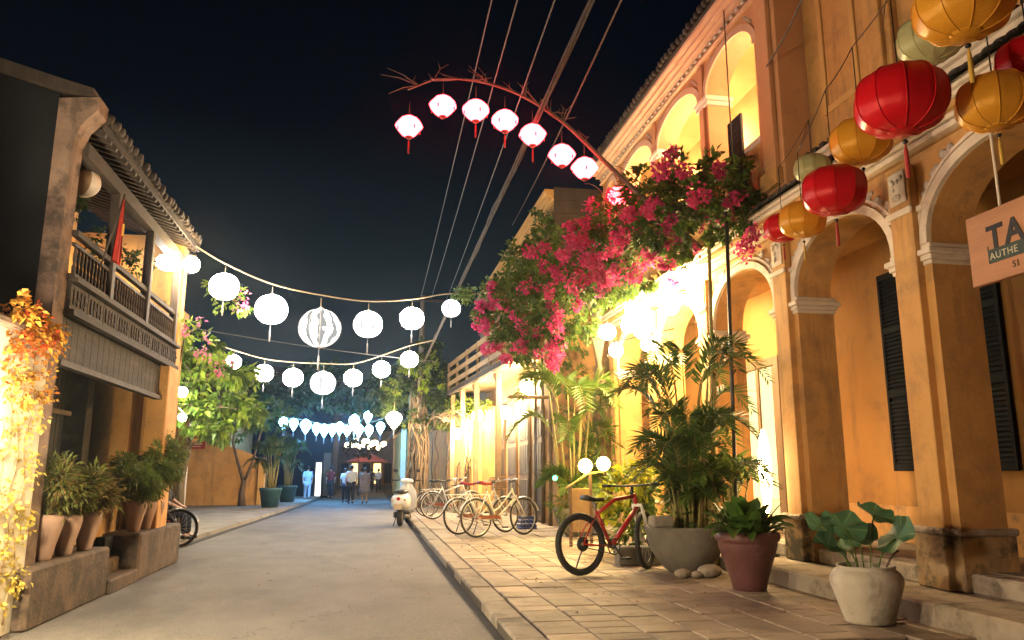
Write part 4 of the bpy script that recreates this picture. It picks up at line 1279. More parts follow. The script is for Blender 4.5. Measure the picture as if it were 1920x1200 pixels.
rope_through("lantern_rope", ((-5.2, 24.3, 5.4), (2.0, 25.6, 5.75)), [(a[0], a[1]) for a in W2], "pale rope carrying the farther string of white lanterns", r=.02)

# far bluish spindle lanterns
SP = MB().lathe([(.02, -.62), (.12, -.5), (.36, -.12), (.44, .08), (.36, .3), (.14, .46), (.05, .5)], 14).mesh("body", "glow_blue")
ST = MB().lathe([(.015, -.62), (.03, -.75), (.03, -1.15), (0, -1.16)], 6).mesh("tassel", "tassel_grey")
FARL = [(-4.05, 38.5, 3.73), (-3.55, 38.2, 3.66), (-3.02, 38.6, 3.60), (-2.48, 38.2, 3.46), (-2.14, 38.5, 3.40), (-1.75, 38.3, 3.42), (-1.42, 38.6, 3.52), (-1.05, 38.2, 3.38),
        (-.74, 38.6, 3.82), (-.50, 38.2, 3.40), (-.10, 38.7, 4.08), (-.02, 38.2, 3.40), (.52, 38.5, 3.56)]
for i, l in enumerate(FARL):
    ORD = ["first", "second", "third", "fourth", "fifth", "sixth", "seventh", "eighth", "ninth", "tenth", "", "twelfth", ""]
    lab = ORD[i] + " bluish spindle lantern counted from the palm tubs on the far string" if ORD[i] else ("highest bluish spindle lantern on the far blue string" if i == 10 else ("far bluish spindle lantern nearest the orange lamp" if i == 12 else ""))
    t = thing("spindle_lantern", lab, "lantern", l, i, "blue lanterns at the street end")
    S = (.50 if i not in (2, 8) else .62); t.scale = (S * .95, S * .95, S * random.uniform(.95, 1.15))
    link("body", SP, t); link("tassel", ST, t)
rope_through("lantern_rope", ((-5.0, 38.5, 4.3), (1.9, 38.5, 4.5)), [((l[0], l[1], max(l[2], 3.4 + .06 * (l[0] + 1.7) ** 2)), .5) for l in FARL], "thin dark rope of the far blue lanterns", up=.52, r=.012)
t = thing("spindle_lantern", "warm orange spindle lantern beside the vine clad pole", "lantern", (.92, 30.5, 3.42), 0)
t.scale = (.72, .72, .62)
link("body", MB().lathe([(.02, -.62), (.12, -.5), (.36, -.12), (.44, .08), (.36, .3), (.14, .46), (.05, .5)], 14).mesh("body", "glow_warm"), t); link("tassel", ST, t)
MB().tube([(0, 0, .5), (0, 0, 2.2)], .012, 5).build("cord", "rope", t, world=False)

# market lights far down
tag_i = 0
for i in range(16):
    x = -1.4 + 2.9 * ((i * 7) % 16) / 16; y = 52 + (i % 5) * 4; z = 3.15 + .35 * ((i * 3) % 4) / 3 + (y - 52) * .02
    t = thing("market_lantern", "small warm lantern glowing over the distant market", "lantern", (x, y, z), 0, "distant market lanterns")
    link("body", MB().ball((0, 0, 0), .15, 8, 6, (1, 1, 1.1)).mesh("body", "glow_bulb"), t)
    MB().tube([(0, 0, .16), (0, 0, .5)], .01, 4).build("cord", "rope", t, world=False)

# red lanterns on the bare branch
BR = bez((5.55, 11.66, 4.9), (4.1, 11.62, 6.05), (3.38, 11.6, 6.75), 6)[:-1] + bez((3.38, 11.6, 6.75), (2.2, 11.64, 7.95), (.85, 11.85, 7.80), 12) + [Vector((.60, 11.92, 7.70)), Vector((.43, 11.98, 7.64))]
br = thing("bare_branch", "long bare arching branch reaching from the bougainvillea over the street", "branch", (5.55, 11.66, 4.9))
MB().tube(BR, [.045 - .033 * i / len(BR) for i in range(len(BR))], 7).build("limb", "twig", br)
random.seed(21)
for i in range(26):
    k = random.randint(6, len(BR) - 1); p = BR[k]
    d = Vector((random.uniform(-1, .5), random.uniform(-.5, .5), random.uniform(-.3, 1))).normalized()
    L = random.uniform(.18, .55) * (1.25 if k > len(BR) - 6 else .8)
    q = p + d * L * .5 + Vector((0, 0, .03)); e2 = p + d * L + Vector((random.uniform(-.1, .1), 0, random.uniform(-.06, .12)))
    m = MB().tube([p, q, e2], [.012, .009, .004], 5)
    m.tube([q, q + Vector((random.uniform(-.12, .05), 0, random.uniform(-.02, .16)))], [.007, .003], 4)
    m.build("twig", "twig", br)
for e_ in ((.08, 11.95, 7.98), (-.02, 12.0, 7.88), (.12, 12.0, 7.55)):
    MB().tube([BR[-2], (Vector(e_) + BR[-2]) / 2 + Vector((0, 0, .04)), e_], [.014, .009, .004], 5).build("twig", "twig", br)
RB = MB().lathe([(.13, -.40), (.30, -.26), (.47, -.05), (.50, .02), (.46, .12), (.30, .30), (.12, .40)], 10, smooth=False).mesh("body", "glow_pink")
RC = (MB().lathe([(.0, .40), (.13, .40), (.11, .44), (.03, .47), (.0, .52)], 8).mesh("top_cap", "tassel_red"), MB().lathe([(0, -.48), (.09, -.46), (.14, -.40), (0, -.39)], 8).mesh("bottom_cap", "tassel_red"))
RT = tassel_mesh("tassel_red", .55, .03)
RCO = MB().tube([(0, 0, .5), (0, 0, .95)], .012, 5).mesh("cord", "twig")
RS = MB().tube([(0, 0, 0), (0, 0, -.12)], .018, 5).mesh("side_tassel", "tassel_red")
RL = [((.47, 12.08, 7.03), "red lantern hanging lowest at the free end of the bare branch"), ((1.01, 11.91, 7.36), "highest red lantern on the bare branch"),
      ((1.55, 11.83, 7.29), "third red lantern from the free end of the branch"), ((2.03, 11.77, 7.12), "middle red lantern of the seven on the bare branch"),
      ((2.49, 11.73, 6.89), "red lantern crossed by the thick cable bundle"), ((2.98, 11.71, 6.56), "red lantern second nearest the branch foot"),
      ((3.36, 11.69, 6.35), "red lantern nearest the branch foot above the blossoms"), ((4.22, 12.5, 6.22), "red lantern half hidden in the bougainvillea")]
for i, (l, lb) in enumerate(RL):
    t = thing("red_lantern", lb, "lantern", l, i * .7, "red lanterns on the bare branch")
    t.scale = (.46, .46, .46)
    link("body", RB, t); link("top_cap", RC[0], t); link("bottom_cap", RC[1], t); link("cord", RCO, t)
    if i not in (1, 5, 6): link("tassel", RT, t, (0, 0, -.48))
    for k in range(4):
        link("side_tassel", RS, t, (.44 * cos(k * pi / 2 + .4), .44 * sin(k * pi / 2 + .4), -.08))

# dim paper lantern under the timber house's eave, lit lantern by its lamp
t = thing("paper_lantern", "dim white and tan paper lantern under the timber eave", "lantern", (-3.28, 8.95, 4.60), .6)
t.scale = (.40, .40, .36)
hb = superell(1.0, .95, 16, 2.1, .16)
def wedge(a0, a1, mat):
    mb = MB(); n = 14; vs = []; fs = []
    for r, z in hb:
        for k in range(n + 1):
            a = a0 + (a1 - a0) * k / n
            vs.append((r * cos(a), r * sin(a), z))
    for i in range(len(hb) - 1):
        for k in range(n):
            fs.append((i * (n + 1) + k, i * (n + 1) + k + 1, (i + 1) * (n + 1) + k + 1, (i + 1) * (n + 1) + k))
    return mb.add(vs, fs, True).mesh("panel", mat)
link("panel", wedge(-1.3, .9, "paper_dim"), t); link("panel", wedge(.9, 2 * pi - 1.3, "paper_tan"), t)
link("top_cap", GCAP[0], t); link("bottom_cap", GCAP[1], t); link("cord", GCORD, t)

# ================================================================== lamps
def bulb_lamp(name, loc, r, mat, label, group=None, to=None, shade=None):
    t = thing(name, label, "lamp", loc, 0, group)
    MB().ball((0, 0, 0), r, 14, 10).build("bulb", mat, t, world=False)
    MB().lathe([(r * .5, r * .85), (r * .55, r * 1.25), (r * .3, r * 1.4), (0, r * 1.42)], 10).build("socket", "dark_steel", t, world=False)
    if to is not None:
        d = Vector(to) - Vector(loc)
        MB().tube([(0, 0, r * 1.35), (d.x * .5, d.y * .5, max(r * 1.6, d.z * .8)), (d.x, d.y, d.z)], .014, 6).build("bracket", "dark_steel", t, world=False)
    return t
bulb_lamp("eave_lamp", (-2.84, 12.45, 4.60), .13, "glow_lamp", "blazing globe lamp under the far end of the timber eave", None, (-2.9, 12.5, 4.86))
t = thing("round_lantern", "glowing oval lantern beside the blazing eave lamp", "lantern", (-3.12, 12.2, 4.55), 0)
t.scale = (.36, .36, .26); link("body", globe("glow_white"), t); link("top_cap", GCAP[0], t); link("bottom_cap", GCAP[1], t); link("cord", GCORD, t)
for i, (l, r, lb) in enumerate((((5.25, 12.9, 4.35), .17, "blazing lamp nearest the camera under the bougainvillea"), ((4.95, 14.2, 4.30), .17, "blazing globe lamp at the left of the bougainvillea cluster"),
                                ((5.05, 13.5, 3.75), .15, "lower blazing lamp above the palm fronds"), ((5.10, 15.6, 3.95), .15, "blazing lamp farthest along the arcade front"), ((5.25, 12.2, 4.72), .12, "small blazing lamp highest under the blossoms"))):
    bulb_lamp("arcade_lamp", l, r, "glow_lamp", lb, "lamps under the bougainvillea", (5.56, l[1], l[2] + .3))
for i, (l, lb) in enumerate((((4.15, 24.0, 3.25), "blazing porch lamp on the near post of the balcony house"), ((3.7, 27.0, 3.35), "blazing porch lamp under the middle of the balcony"),
                             ((3.3, 29.6, 2.85), "porch lamp on the ochre garden wall"), ((4.4, 21.8, 3.85), "porch lamp under the near end of the balcony"))):
    bulb_lamp("porch_lamp", l, .20, "glow_porch", lb, "lamps of the balcony house", (l[0] + .3, l[1], l[2] + .45))
bulb_lamp("porch_bulb", (6.6, 10.9, 3.55), .05, "glow_bulb", "small white lamp hung in the porch between the piers", None, (6.6, 10.9, 4.7))
bulb_lamp("loggia_lamp", (6.45, 10.3, 7.5), .13, "glow_loggia", "bright lamp inside the nearest loggia arch", None, (6.45, 10.3, 8.5))
bulb_lamp("loggia_lamp", (6.45, 13.1, 7.6), .12, "glow_loggia", "hidden lamp lighting the second loggia arch", None, (6.45, 13.1, 8.5))
bulb_lamp("loggia_lamp", (6.45, 15.4, 7.6), .12, "glow_loggia", "hidden lamp lighting the third loggia arch", None, (6.45, 15.4, 8.5))
# tall glowing torch lamp by the second pier
t = thing("torch_lamp", "tall glowing torch lamp beside the second arcade pier", "lamp", (5.42, 10.12, .29))
MB().lathe([(.03, .55), (.05, .7), (.085, 1.0), (.09, 1.25), (.06, 1.55), (.02, 1.7)], 12).build("shade", "glow_warm", t, world=False)
MB().tube([(0, 0, 0), (0, 0, .56)], .018, 8).build("stem", "pale_wood", t, world=False)
MB().lathe([(.12, 0), (.12, .02), (.03, .04), (0, .05)], 12).build("foot", "dark_steel", t, world=False)
for i, (l, r, lb) in enumerate((((4.75, 13.0, 4.25), .15, "added bloom lantern hung lowest before the blazing lamps"), ((4.6, 14.6, 4.15), .17, "added bloom lantern at the left edge of the blazing cluster"), ((5.0, 12.4, 4.45), .16, "added bloom lantern under the darkest blossoms"),
                                ((4.9, 13.8, 4.45), .18, "added bloom lantern in the heart of the blazing cluster"), ((5.15, 14.9, 4.35), .15, "added bloom lantern against the far arch of the arcade"), ((4.85, 13.3, 3.95), .15, "added bloom lantern just over the palm top"))):
    t = thing("round_lantern", lb, "lantern", l, i, "added bloom lanterns under the bougainvillea")
    t.scale = (2 * r,) * 3; link("body", globe("glow_added_lantern"), t); link("top_cap", GCAP[0], t); link("bottom_cap", GCAP[1], t); link("cord", GCORD, t)  # extra lanterns added to widen the white bloom of the lamps
bulb_lamp("garden_lamp", (-4.35, 19.2, 3.25), .12, "glow_garden", "white lamp glowing through the leaves of the young tree", None, (-4.4, 20.9, 3.4))
bulb_lamp("garden_lamp", (-4.1, 18.3, 2.6), .09, "glow_garden", "lower white lamp at the edge of the young tree", None, (-4.0, 17.2, 2.8))
# two globes on the little information stand
t = thing("lamp_stand", "wooden board on a stand with two glowing globes among the plants", "lamp", (3.95, 13.9, .1))
MB().ball((-.05, 0, 1.42), .125, 14, 10).build("globe", "glow_yellow", t, world=False)
MB().ball((.30, .02, 1.46), .125, 14, 10).build("globe", "glow_yellow", t, world=False)
MB().bar((-.42, 0, 1.02), (.0, 0, 1.28), .05, .03).bar((0, 0, 1.28), (.36, 0, 1.33), .05, .03).build("arm", "pale_wood", t, world=False)
MB().cbox(-.36, -.02, .25, .02, .02, 1.02, .008).build("board", "pale_wood", t, world=False)
MB().bar((.04, 0, 0), (.04, 0, 1.28), .05, .05).bar((-.34, 0, 0), (-.34, 0, 1.05), .05, .05).build("post", "brown_wood", t, world=False)
bulb_lamp("fairy_bulb", (3.45, 14.4, 1.30), .045, "glow_green", "tiny green light glowing inside the fan palm", None, None)
# wall lamp on the whitewashed wall, out to the left, which lights this end of the street
def wall_lamp(loc, r, mat, label):
    t = thing("wall_lamp", label, "lamp", loc, 0, "lamps of the whitewashed wall")
    MB().ball((0, 0, 0), r, 16, 10).build("globe", mat, t, world=False)
    MB().lathe([(r * .4, r * .9), (r * .45, r * 1.3), (0, r * 1.35)], 12).build("cap", "dark_steel", t, world=False)
    MB().tube([(0, 0, r * 1.3), (0, 0, r * 1.3 + .08), (-.12, 0, r * 1.3 + .14), (-3.1 - loc[0], 0, r * 1.3 + .02)], .016, 6).build("bracket", "dark_steel", t, world=False)
wall_lamp((-2.72, 6.15, 1.7), .12, "glow_wallflood", "lamp just outside the picture lighting the whitewashed wall")
wall_lamp((-2.78, 3.4, 2.15), .20, "glow_flood", "large globe lamp on the whitewashed wall near the camera")

# ================================================================== cables overhead
def cable(pts, r, mat, label, name="overhead_cable"):
    return tag(MB().tube(pts, r, 6).build(name, mat), label, "cable")
m = MB()
P0 = Vector((2.6, 8.56, 7.31)); P1 = Vector((1.96, 31.0, 5.52)); P0 = P0 + (P0 - P1) * .35
core = [P0.lerp(P1, i / 40) for i in range(41)]
for k in range(4):
    m.tube([p + Vector((.028 * cos(k * 1.57 + i * .5), .0, .028 * sin(k * 1.57 + i * .5))) for i, p in enumerate(core)], .020, 5)
m.tube([p + Vector((.05 * sin(i * .9), 0, .05 * cos(i * 1.3))) for i, p in enumerate(core)], .010, 4)
tag(m.build("cable_bundle", "cable"), "thick twisted cable bundle running overhead to the vine clad pole", "cable")
def far_line(p, q): 
    p, q = Vector(p), Vector(q); return [p + (p - q) * .4] + sag(p, q, .10, 14)
cable(far_line((1.6, 10.47, 8.45), (1.85, 31, 8.3)), .011, "cable_pale", "thin pale wire left of the other overhead wires")
cable(far_line((1.8, 9.44, 7.8), (2.3, 31, 8.4)), .011, "cable_pale", "thin pale wire second from the left overhead")
cable(far_line((2.2, 8.92, 7.5), (2.9, 31, 8.3)), .011, "cable_pale", "thin pale wire just left of the thick cable bundle")
cable(far_line((2.9, 8.29, 7.18), (4.4, 24, 9.4)), .013, "twig", "reddish wire rising right of the thick cable bundle")
cable(sag((5.45, 10.6, 9.2), (5.35, 10.4, 5.6), .02, 6), .012, "cable", "dark drop wire hanging before the loggia arch")
cable(sag((5.5, 9.5, 7.2), (4.2, 5.0, 7.6), .35, 10), .010, "cable_pale", "pale sagging wire by the corner pier top")
cable(sag((-4.2, 19, 4.75), (2.3, 27.5, 5.3), .08, 12), .010, "cable_pale", "faint straight wire between the two lantern strings")
# pole top where the wires end
vp = thing("utility_pole", "utility pole wrapped in brown vines behind the scooter", "pole", (1.95, 31, .1))
MB().tube([(0, 0, 0), (0, 0, 8.4)], [.16, .10], 10).build("pole", "concrete", vp, world=False)
MB().bar((-.9, 0, 8.2), (1.1, 0, 8.2), .09, .09).build("cross_arm", "dark_wood", vp, world=False)
random.seed(4)
m = MB()
for k in range(26):
    a = random.uniform(0, 6.28); pts = []
    rr = random.uniform(.2, .5)
    for j in range(9):
        aa = a + .35 * j * random.uniform(-.6, .6); q = rr * (1 - .03 * j)
        pts.append((q * cos(aa) - .05, q * sin(aa), j * .62))
    m.tube(pts, [.055 - .004 * j for j in range(9)], 5)
m.build("vine_stems", "bark", vp, world=False)
foliage("vine_leaves", [(-.1, -.1, 5.2, 1.1, 1.0, .9), (-1.0, -.2, 4.4, .9, .8, .7), (.8, -.3, 4.6, .9, .8, .9), (.2, -.2, 6.0, .7, .7, .6), (-1.7, 0, 3.9, .7, .7, .5), (1.4, -.3, 3.9, .8, .8, .7), (0, 0, 3.4, .6, .6, .5)], 22, .16, .11, "leaf_dark", vp, world=False)
foliage("vine_leaves_lit", [(-.2, -.9, 5.6, .8, .4, .7), (.3, -.8, 5.0, .8, .4, .6), (-.9, -.8, 4.6, .6, .4, .4), (1.5, -.9, 3.7, .7, .4, .45)], 18, .15, .10, "leaf_bright", vp, world=False)  # brighter leaf colour stands in for lamp light on the crown

# ================================================================== flag
fg = thing("hanging_flag", "furled red and gold flag hanging from the timber balcony", "flag", (-2.95, 9.1, 3.75))
MB().tube([(-.12, .1, -.05), (.10, -.02, .78)], .012, 6).build("staff", "dark_wood", fg, world=False)
vs = []; fs = []
rows = [(0.76, .015), (.6, .035), (.45, .06), (.25, .08), (.05, .10), (-.02, .10)]
for z, w in rows:
    for k in range(7):
        t = k / 6
        vs.append((.09 - .12 * (0.76 - z) * .3 + w * .4 * sin(k * 2.2), (t - .5) * 2 * w, z + .02 * sin(k * 3)))
for i in range(len(rows) - 1):
    for k in range(6):
        fs.append((i * 7 + k, i * 7 + k + 1, (i + 1) * 7 + k + 1, (i + 1) * 7 + k))
MB().add(vs, fs, True).build("cloth", "flag_red", fg, world=False)
MB().add([(.11, -.03, .42), (.115, .02, .44), (.115, .02, .3), (.11, -.035, .28)], [(0, 1, 2, 3)]).build("emblem", "flag_gold", fg, world=False)
bpl = thing("balcony_plant", "dark leafy plant trailing inside the timber balcony", "plant", (-3.35, 10.2, 3.4))
foliage("leaves", [(-3.35, 9.3, 4.2, .25, .6, .25), (-3.3, 10.3, 4.15, .25, .5, .25), (-3.3, 11.6, 4.35, .2, .4, .15)], 30, .07, .045, "leaf_dark", bpl, kind="stuff")
MB().tube([(-3.38, 9.2, 3.45), (-3.36, 9.6, 4.1), (-3.32, 10.6, 4.2), (-3.3, 11.7, 4.35)], [.012, .010, .008, .005], 5).build("stem", "twig", bpl)

# ================================================================== shop sign
sg = thing("shop_sign", "terracotta coloured hanging shop sign lettered TA and AUTHE", "sign", (5.0, 5.55, 2.93))
MB().cbox(-.03, -1.5, 0, .03, 0, .60, .006).build("board", "sign_wood", sg, world=False)
ROT = Matrix(((0, 0, -1), (-1, 0, 0), (0, 1, 0))).to_euler()
text_mesh("lettering", "TA", .27, "ink", sg, (-.034, -.215, .27), ROT, .003, .008, 1.15)
MB().cbox(-.036, -1.2, .15, -.0305, -.205, .265, .002).build("plaque", "sign_green", sg, world=False)
MB().cbox(-.0355, -.213, .15, -.031, -.205, .30, .001).build("plaque_edge", "sign_green", sg, world=False)
text_mesh("lettering", "AUTHE", .082, "cream_paint", sg, (-.038, -.225, .178), ROT, .002, .0, 1.12)
text_mesh("lettering", "51", .075, "dark_wood", sg, (-.034, -.43, .065), ROT, .002, .0)
for y in (-.35, -1.2):
    MB().tube([(0, y, .6), (0, y, 1.6)], .012, 6).build("hanger", "trim", sg, world=False)

# small red street sign on a white post
ss = thing("street_sign", "small red plate with yellow lettering on a white post by the leafy tree", "sign", (-5.0, 23.3, .09))
MB().tube([(0, 0, 0), (0, 0, 3.4)], .035, 8).build("post", "white_paint", ss, world=False)
MB().cbox(.06, -.03, 1.96, .46, -.01, 2.32, .004).build("plate", "sign_red", ss, world=False)
m = MB()
for (x0, x1) in ((.10, .235), (.255, .40)):
    m.box(x0, -.034, 2.16, x1, -.031, 2.245)
m.build("lettering", "sign_yellow", ss, world=False)
MB().box(.10, -.034, 2.08, .38, -.031, 2.115).box(.10, -.034, 2.02, .34, -.031, 2.04).build("lettering", "cream_paint", ss, world=False)

# ================================================================== bougainvillea over the arcade
bg = thing("bougainvillea", "huge pink bougainvillea arching over the arcade front", "bougainvillea", (5.0, 16.9, .1))
BL0 = [(5.0, 10.3, 5.35, .55, .7, .50), (4.85, 10.9, 5.75, .70, .8, .55), (4.75, 11.0, 5.15, .65, .8, .50), (4.75, 12.0, 5.9, .65, .8, .55), (4.55, 12.2, 5.2, .7, .8, .60), (4.45, 13.0, 5.85, .65, .8, .55),
      (4.15, 14.0, 5.55, .75, .8, .65), (3.75, 15.0, 5.45, .75, .8, .65), (3.35, 15.6, 4.9, .75, .8, .75), (2.85, 17.0, 5.15, .7, .9, .55), (3.05, 16.4, 4.35, .6, .8, .55), (3.85, 15.2, 4.55, .65, .8, .6), (4.35, 13.4, 4.95, .55, .7, .40), (3.5, 18.0, 6.0, .6, .9, .8), (3.9, 17.5, 6.6, .5, .8, .6),
      (4.35, 13.3, 5.5, .6, .7, .5), (4.15, 13.6, 5.05, .6, .7, .5), (4.6, 11.6, 5.5, .7, .8, .6), (5.15, 10.1, 4.95, .35, .5, .4), (4.0, 14.4, 5.0, .6, .7, .5), (3.5, 15.3, 4.2, .5, .6, .4)]
BL = [(x, y, z, a * 1.08, b * 1.05, c * 1.12) for (x, y, z, a, b, c) in BL0]
foliage("leaves", BL, 40, .125, .085, "leaf_boug", bg)
foliage("dry_leaves", [(x, y, z, rx * .95, ry * .95, rz * .95) for (x, y, z, rx, ry, rz) in BL[2:13]], 3, .11, .075, "leaf_brown", bg)
random.seed(17)
fl = []; fl2 = []
for i in range(105):
    b = random.choice(BL[2:8] + BL[4:8] + BL[8:13] + BL[15:18] + BL[15:17] + BL[18:] + BL[:2]); d = Vector((random.gauss(0, 1) - .7, random.gauss(0, 1) - 1.2, random.gauss(0, 1) - .1)).normalized()
    s = random.uniform(.06, .16)
    p = (b[0] + d.x * b[3] * 1.02, b[1] + d.y * b[4] * 1.02, b[2] + d.z * b[5] * 1.02, s, s, s * .9)
    fl.append(p)
for (x, y, z) in ((3.02, 15.6, 4.0), (3.45, 15.0, 3.75), (3.60, 15.0, 3.55), (3.55, 14.9, 3.85), (3.7, 15.1, 3.62), (3.15, 15.7, 3.95), (2.35, 16.6, 5.0), (2.45, 16.5, 4.6), (2.3, 16.9, 4.75)):
    fl.append((x, y, z, .17, .17, .17))
P, D = clump(fl, 24, .1, .2)
P = P - np.array(bg.location)
N_ = rand_dirs(len(P))
link("blossoms", leaf_mesh("blossoms", P, D, N_, .062 * RNG.uniform(.7, 1.2, len(P)), .058, "bract_pink", .15), bg)
m = MB()
for k in range(7):
    x = random.uniform(-.12, .12); y = random.uniform(-.2, .2)
    m.tube([(5.0 + x, 16.9 + y, .1), (5.1 - x, 16.8 - y, 1.5), (5.08 + x * 1.5, 16.9 + y, 3.0), (4.9 - x, 16.2, 4.3), (4.3 + x * 2, 15.2 - k * .2, 5.2), (4.5, 13.5 - k * .25, 5.5)], [.085, .075, .065, .05, .035, .02], 7)
m.build("trunk", "bark", bg)
m = MB()
for k in range(14):
    b = BL[(k * 3) % 13]; a = Vector((b[0], b[1], b[2])); d = Vector((random.uniform(-.9, .2), random.uniform(-.9, .3), random.uniform(-.4, .9)))
    m.tube(bez(a, a + d * .7 + Vector((0, 0, .25)), a + d * 1.15 + Vector((0, 0, -.25)), 7), [.013, .012, .010, .009, .007, .006, .004, .003], 5)
m.build("trailing_stems", "bark", bg)
# hanging spray at the tip
foliage("tip_spray", [(2.3, 17.6, 5.55, .35, .3, .12), (2.05, 18.0, 5.6, .2, .2, .08)], 30, .11, .07, "leaf_ivy", bg, kind="stuff")
# petals and leaves blown onto the ground
n_ = 170
P = np.stack([RNG.uniform(1.6, 4.8, n_), RNG.uniform(7.0, 17.0, n_), np.full(n_, .108)], 1)
P[:40, 0] = RNG.uniform(-1.5, 1.1, 40); P[:40, 2] = .012
D = RNG.normal(size=(n_, 3)); D[:, 2] = 0
fp_ = link("fallen_petals", leaf_mesh("fallen_petals", P, D, np.tile([0, 0, 1.0], (n_, 1)) + rand_dirs(n_) * .2, .05 * RNG.uniform(.6, 1.3, n_), .04, "leaf_brown", .12))
tag(fp_, "dry leaves and petals scattered on the paving", "litter", kind="stuff")
# poles that hold it up
for i, (x, y, zt, lb) in enumerate(((4.98, 10.0, 5.3, "slim dark pole propping the bougainvillea nearest the arcade pier"), (4.9, 10.45, 5.0, "slim dark pole propping the bougainvillea behind the palm"))):
    o = thing("prop_pole", lb, "pole", (x - .1, y, .1), 0, "poles under the bougainvillea")
    MB().tube([(0, 0, 0), (.06, 0, 2.5), (.12, 0, zt - .1)], .028, 7).build("pole", "cane" if i else "dark_steel", o, world=False)
    MB().lathe([(.07, 0), (.07, .02), (.03, .03), (0, .035)], 8).build("foot", "dark_steel", o, world=False)

# rose bougainvillea beside the timber house
rb = thing("rose_bougainvillea", "pale pink bougainvillea trailing beside the timber balcony", "bougainvillea", (-3.0, 13.6, .1))
RBL = [(-3.05, 13.4, 3.75, .22, .3, .25), (-2.85, 13.8, 3.45, .2, .3, .22), (-2.6, 14.2, 3.2, .2, .25, .2), (-2.75, 15.2, 4.7, .25, .4, .35), (-2.45, 15.0, 4.55, .2, .3, .2), (-3.2, 13.2, 4.0, .2, .2, .2), (-2.95, 15.5, 4.95, .3, .4, .25)]
foliage("leaves", RBL, 12, .10, .07, "leaf_bright", rb)
foliage("blossoms", [(x + .02, y - .1, z, a * .8, b * .8, c * .8) for (x, y, z, a, b, c) in RBL[:5]], 8, .065, .06, "bract_rose", rb)
MB().tube([(-3.2, 13.4, .1), (-3.2, 13.4, 1.5), (-3.16, 13.4, 2.8), (-3.08, 13.45, 3.6), (-2.95, 13.8, 3.9)], [.03, .028, .022, .015, .006], 6).build("stem", "bark", rb)

# ================================================================== trees
lt = thing("leafy_tree", "young tree with broad yellow green leaves by the left walk", "tree", (-4.55, 21, .1))
MB().tube([(-4.55, 21, .1), (-4.6, 21, 1.2), (-4.45, 20.9, 2.2), (-4.2, 20.6, 3.3), (-3.9, 20.4, 4.3)], [.09, .08, .07, .05, .02], 8).build("trunk", "bark", lt)
m = MB(); random.seed(8)
for k in range(9):
    z = 1.8 + k * .28
    m.tube(bez((-4.45, 20.9, z), (-4.2 + random.uniform(-.6, .8), 20.3, z + .5), (-3.7 + random.uniform(-1.0, .9), 20.2 + random.uniform(-.8, .8), z + random.uniform(.1, .8)), 6), [.035, .03, .026, .02, .016, .01, .006], 5)
m.build("limbs", "bark", lt)
TB = [(-4.3, 20.6, 4.5, .55, .6, .45), (-3.9, 20.4, 3.9, .6, .6, .4), (-3.3, 20.3, 3.75, .55, .6, .30), (-4.5, 20.3, 3.6, .5, .5, .5), (-3.5, 20.3, 3.0, .65, .6, .35), (-3.0, 20.1, 2.95, .45, .5, .25), (-4.3, 20.2, 2.8, .6, .5, .4), (-3.6, 20.1, 2.45, .5, .5, .25), (-4.75, 20.4, 4.1, .35, .5, .5)]
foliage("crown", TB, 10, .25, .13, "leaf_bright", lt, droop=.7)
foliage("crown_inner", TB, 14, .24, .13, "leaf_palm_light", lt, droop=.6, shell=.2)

ft = thing("forked_tree", "small forked tree trunk before the low courtyard wall", "tree", (-4.9, 33, .1))
MB().tube([(-4.9, 33, .09), (-4.92, 33, .6), (-4.86, 33, 1.1)], [.16, .12, .10], 8).tube([(-4.87, 33, 1.0), (-5.15, 33, 1.8), (-5.4, 33, 2.6), (-5.3, 32.9, 3.4)], [.08, .06, .05, .03], 7).tube([(-4.87, 33, 1.0), (-4.6, 33, 1.8), (-4.4, 33, 2.7), (-4.2, 32.9, 3.6)], [.07, .05, .04, .02], 7).build("trunk", "bark", ft)
foliage("crown", [(-5.2, 32.8, 3.5, 1.0, .9, .7), (-4.0, 32.8, 3.7, 1.0, .9, .6), (-6.2, 32.8, 3.2, .8, .8, .6)], 18, .20, .11, "leaf_palm_light", ft)

bt = thing("shade_tree", "dark spreading tree over the far lantern string", "tree", (2.6, 43, 0))
MB().tube([(2.6, 43, 0), (2.5, 43, 2.5), (1.8, 43, 4.5), (-.5, 42.8, 6.0)], [.4, .32, .25, .1], 8).tube([(2.5, 43, 2.5), (3.3, 43, 5)], [.28, .1], 7).build("trunk", "bark", bt)
foliage("crown", [(-6.5, 43, 5.8, 2.2, 1.6, 1.3), (-4, 43, 5.6, 2.0, 1.6, 1.1), (-1.5, 43.2, 5.5, 1.8, 1.6, .8), (.8, 43, 5.7, 1.8, 1.6, 1.0), (3.2, 43, 5.4, 1.8, 1.8, 1.4), (-2.5, 43, 6.3, 2.2, 1.6, .9), (1.8, 42, 4.6, 1.2, 1.0, .7), (-5.6, 41.5, 4.4, 1.2, 1.0, .9)], 26, .26, .16, "leaf_dark", bt)
dt = thing("dark_tree", "dark tree filling the gap beside the balcony house", "tree", (4.2, 37, 0))
MB().tube([(4.2, 37, 0), (4.1, 37, 3), (4.3, 37, 5)], [.25, .2, .1], 7).build("trunk", "bark", dt)
foliage("crown", [(4.0, 36.8, 4.6, 1.4, 1.3, 1.6), (3.3, 36.6, 5.3, 1.2, 1.2, 1.1)], 24, .24, .14, "leaf_dark", dt)
ob = thing("warm_bush", "small tree with leaves lit orange near the market", "tree", (-.55, 50, 0))
MB().tube([(-.55, 50, 0), (-.6, 50, 2.2)], [.07, .04], 6).build("trunk", "bark", ob)
foliage("crown", [(-.7, 50, 2.8, .7, .7, .5), (.0, 50, 2.6, .6, .6, .35), (-1.2, 50, 3.3, .5, .5, .5)], 16, .2, .12, "leaf_brown", ob)

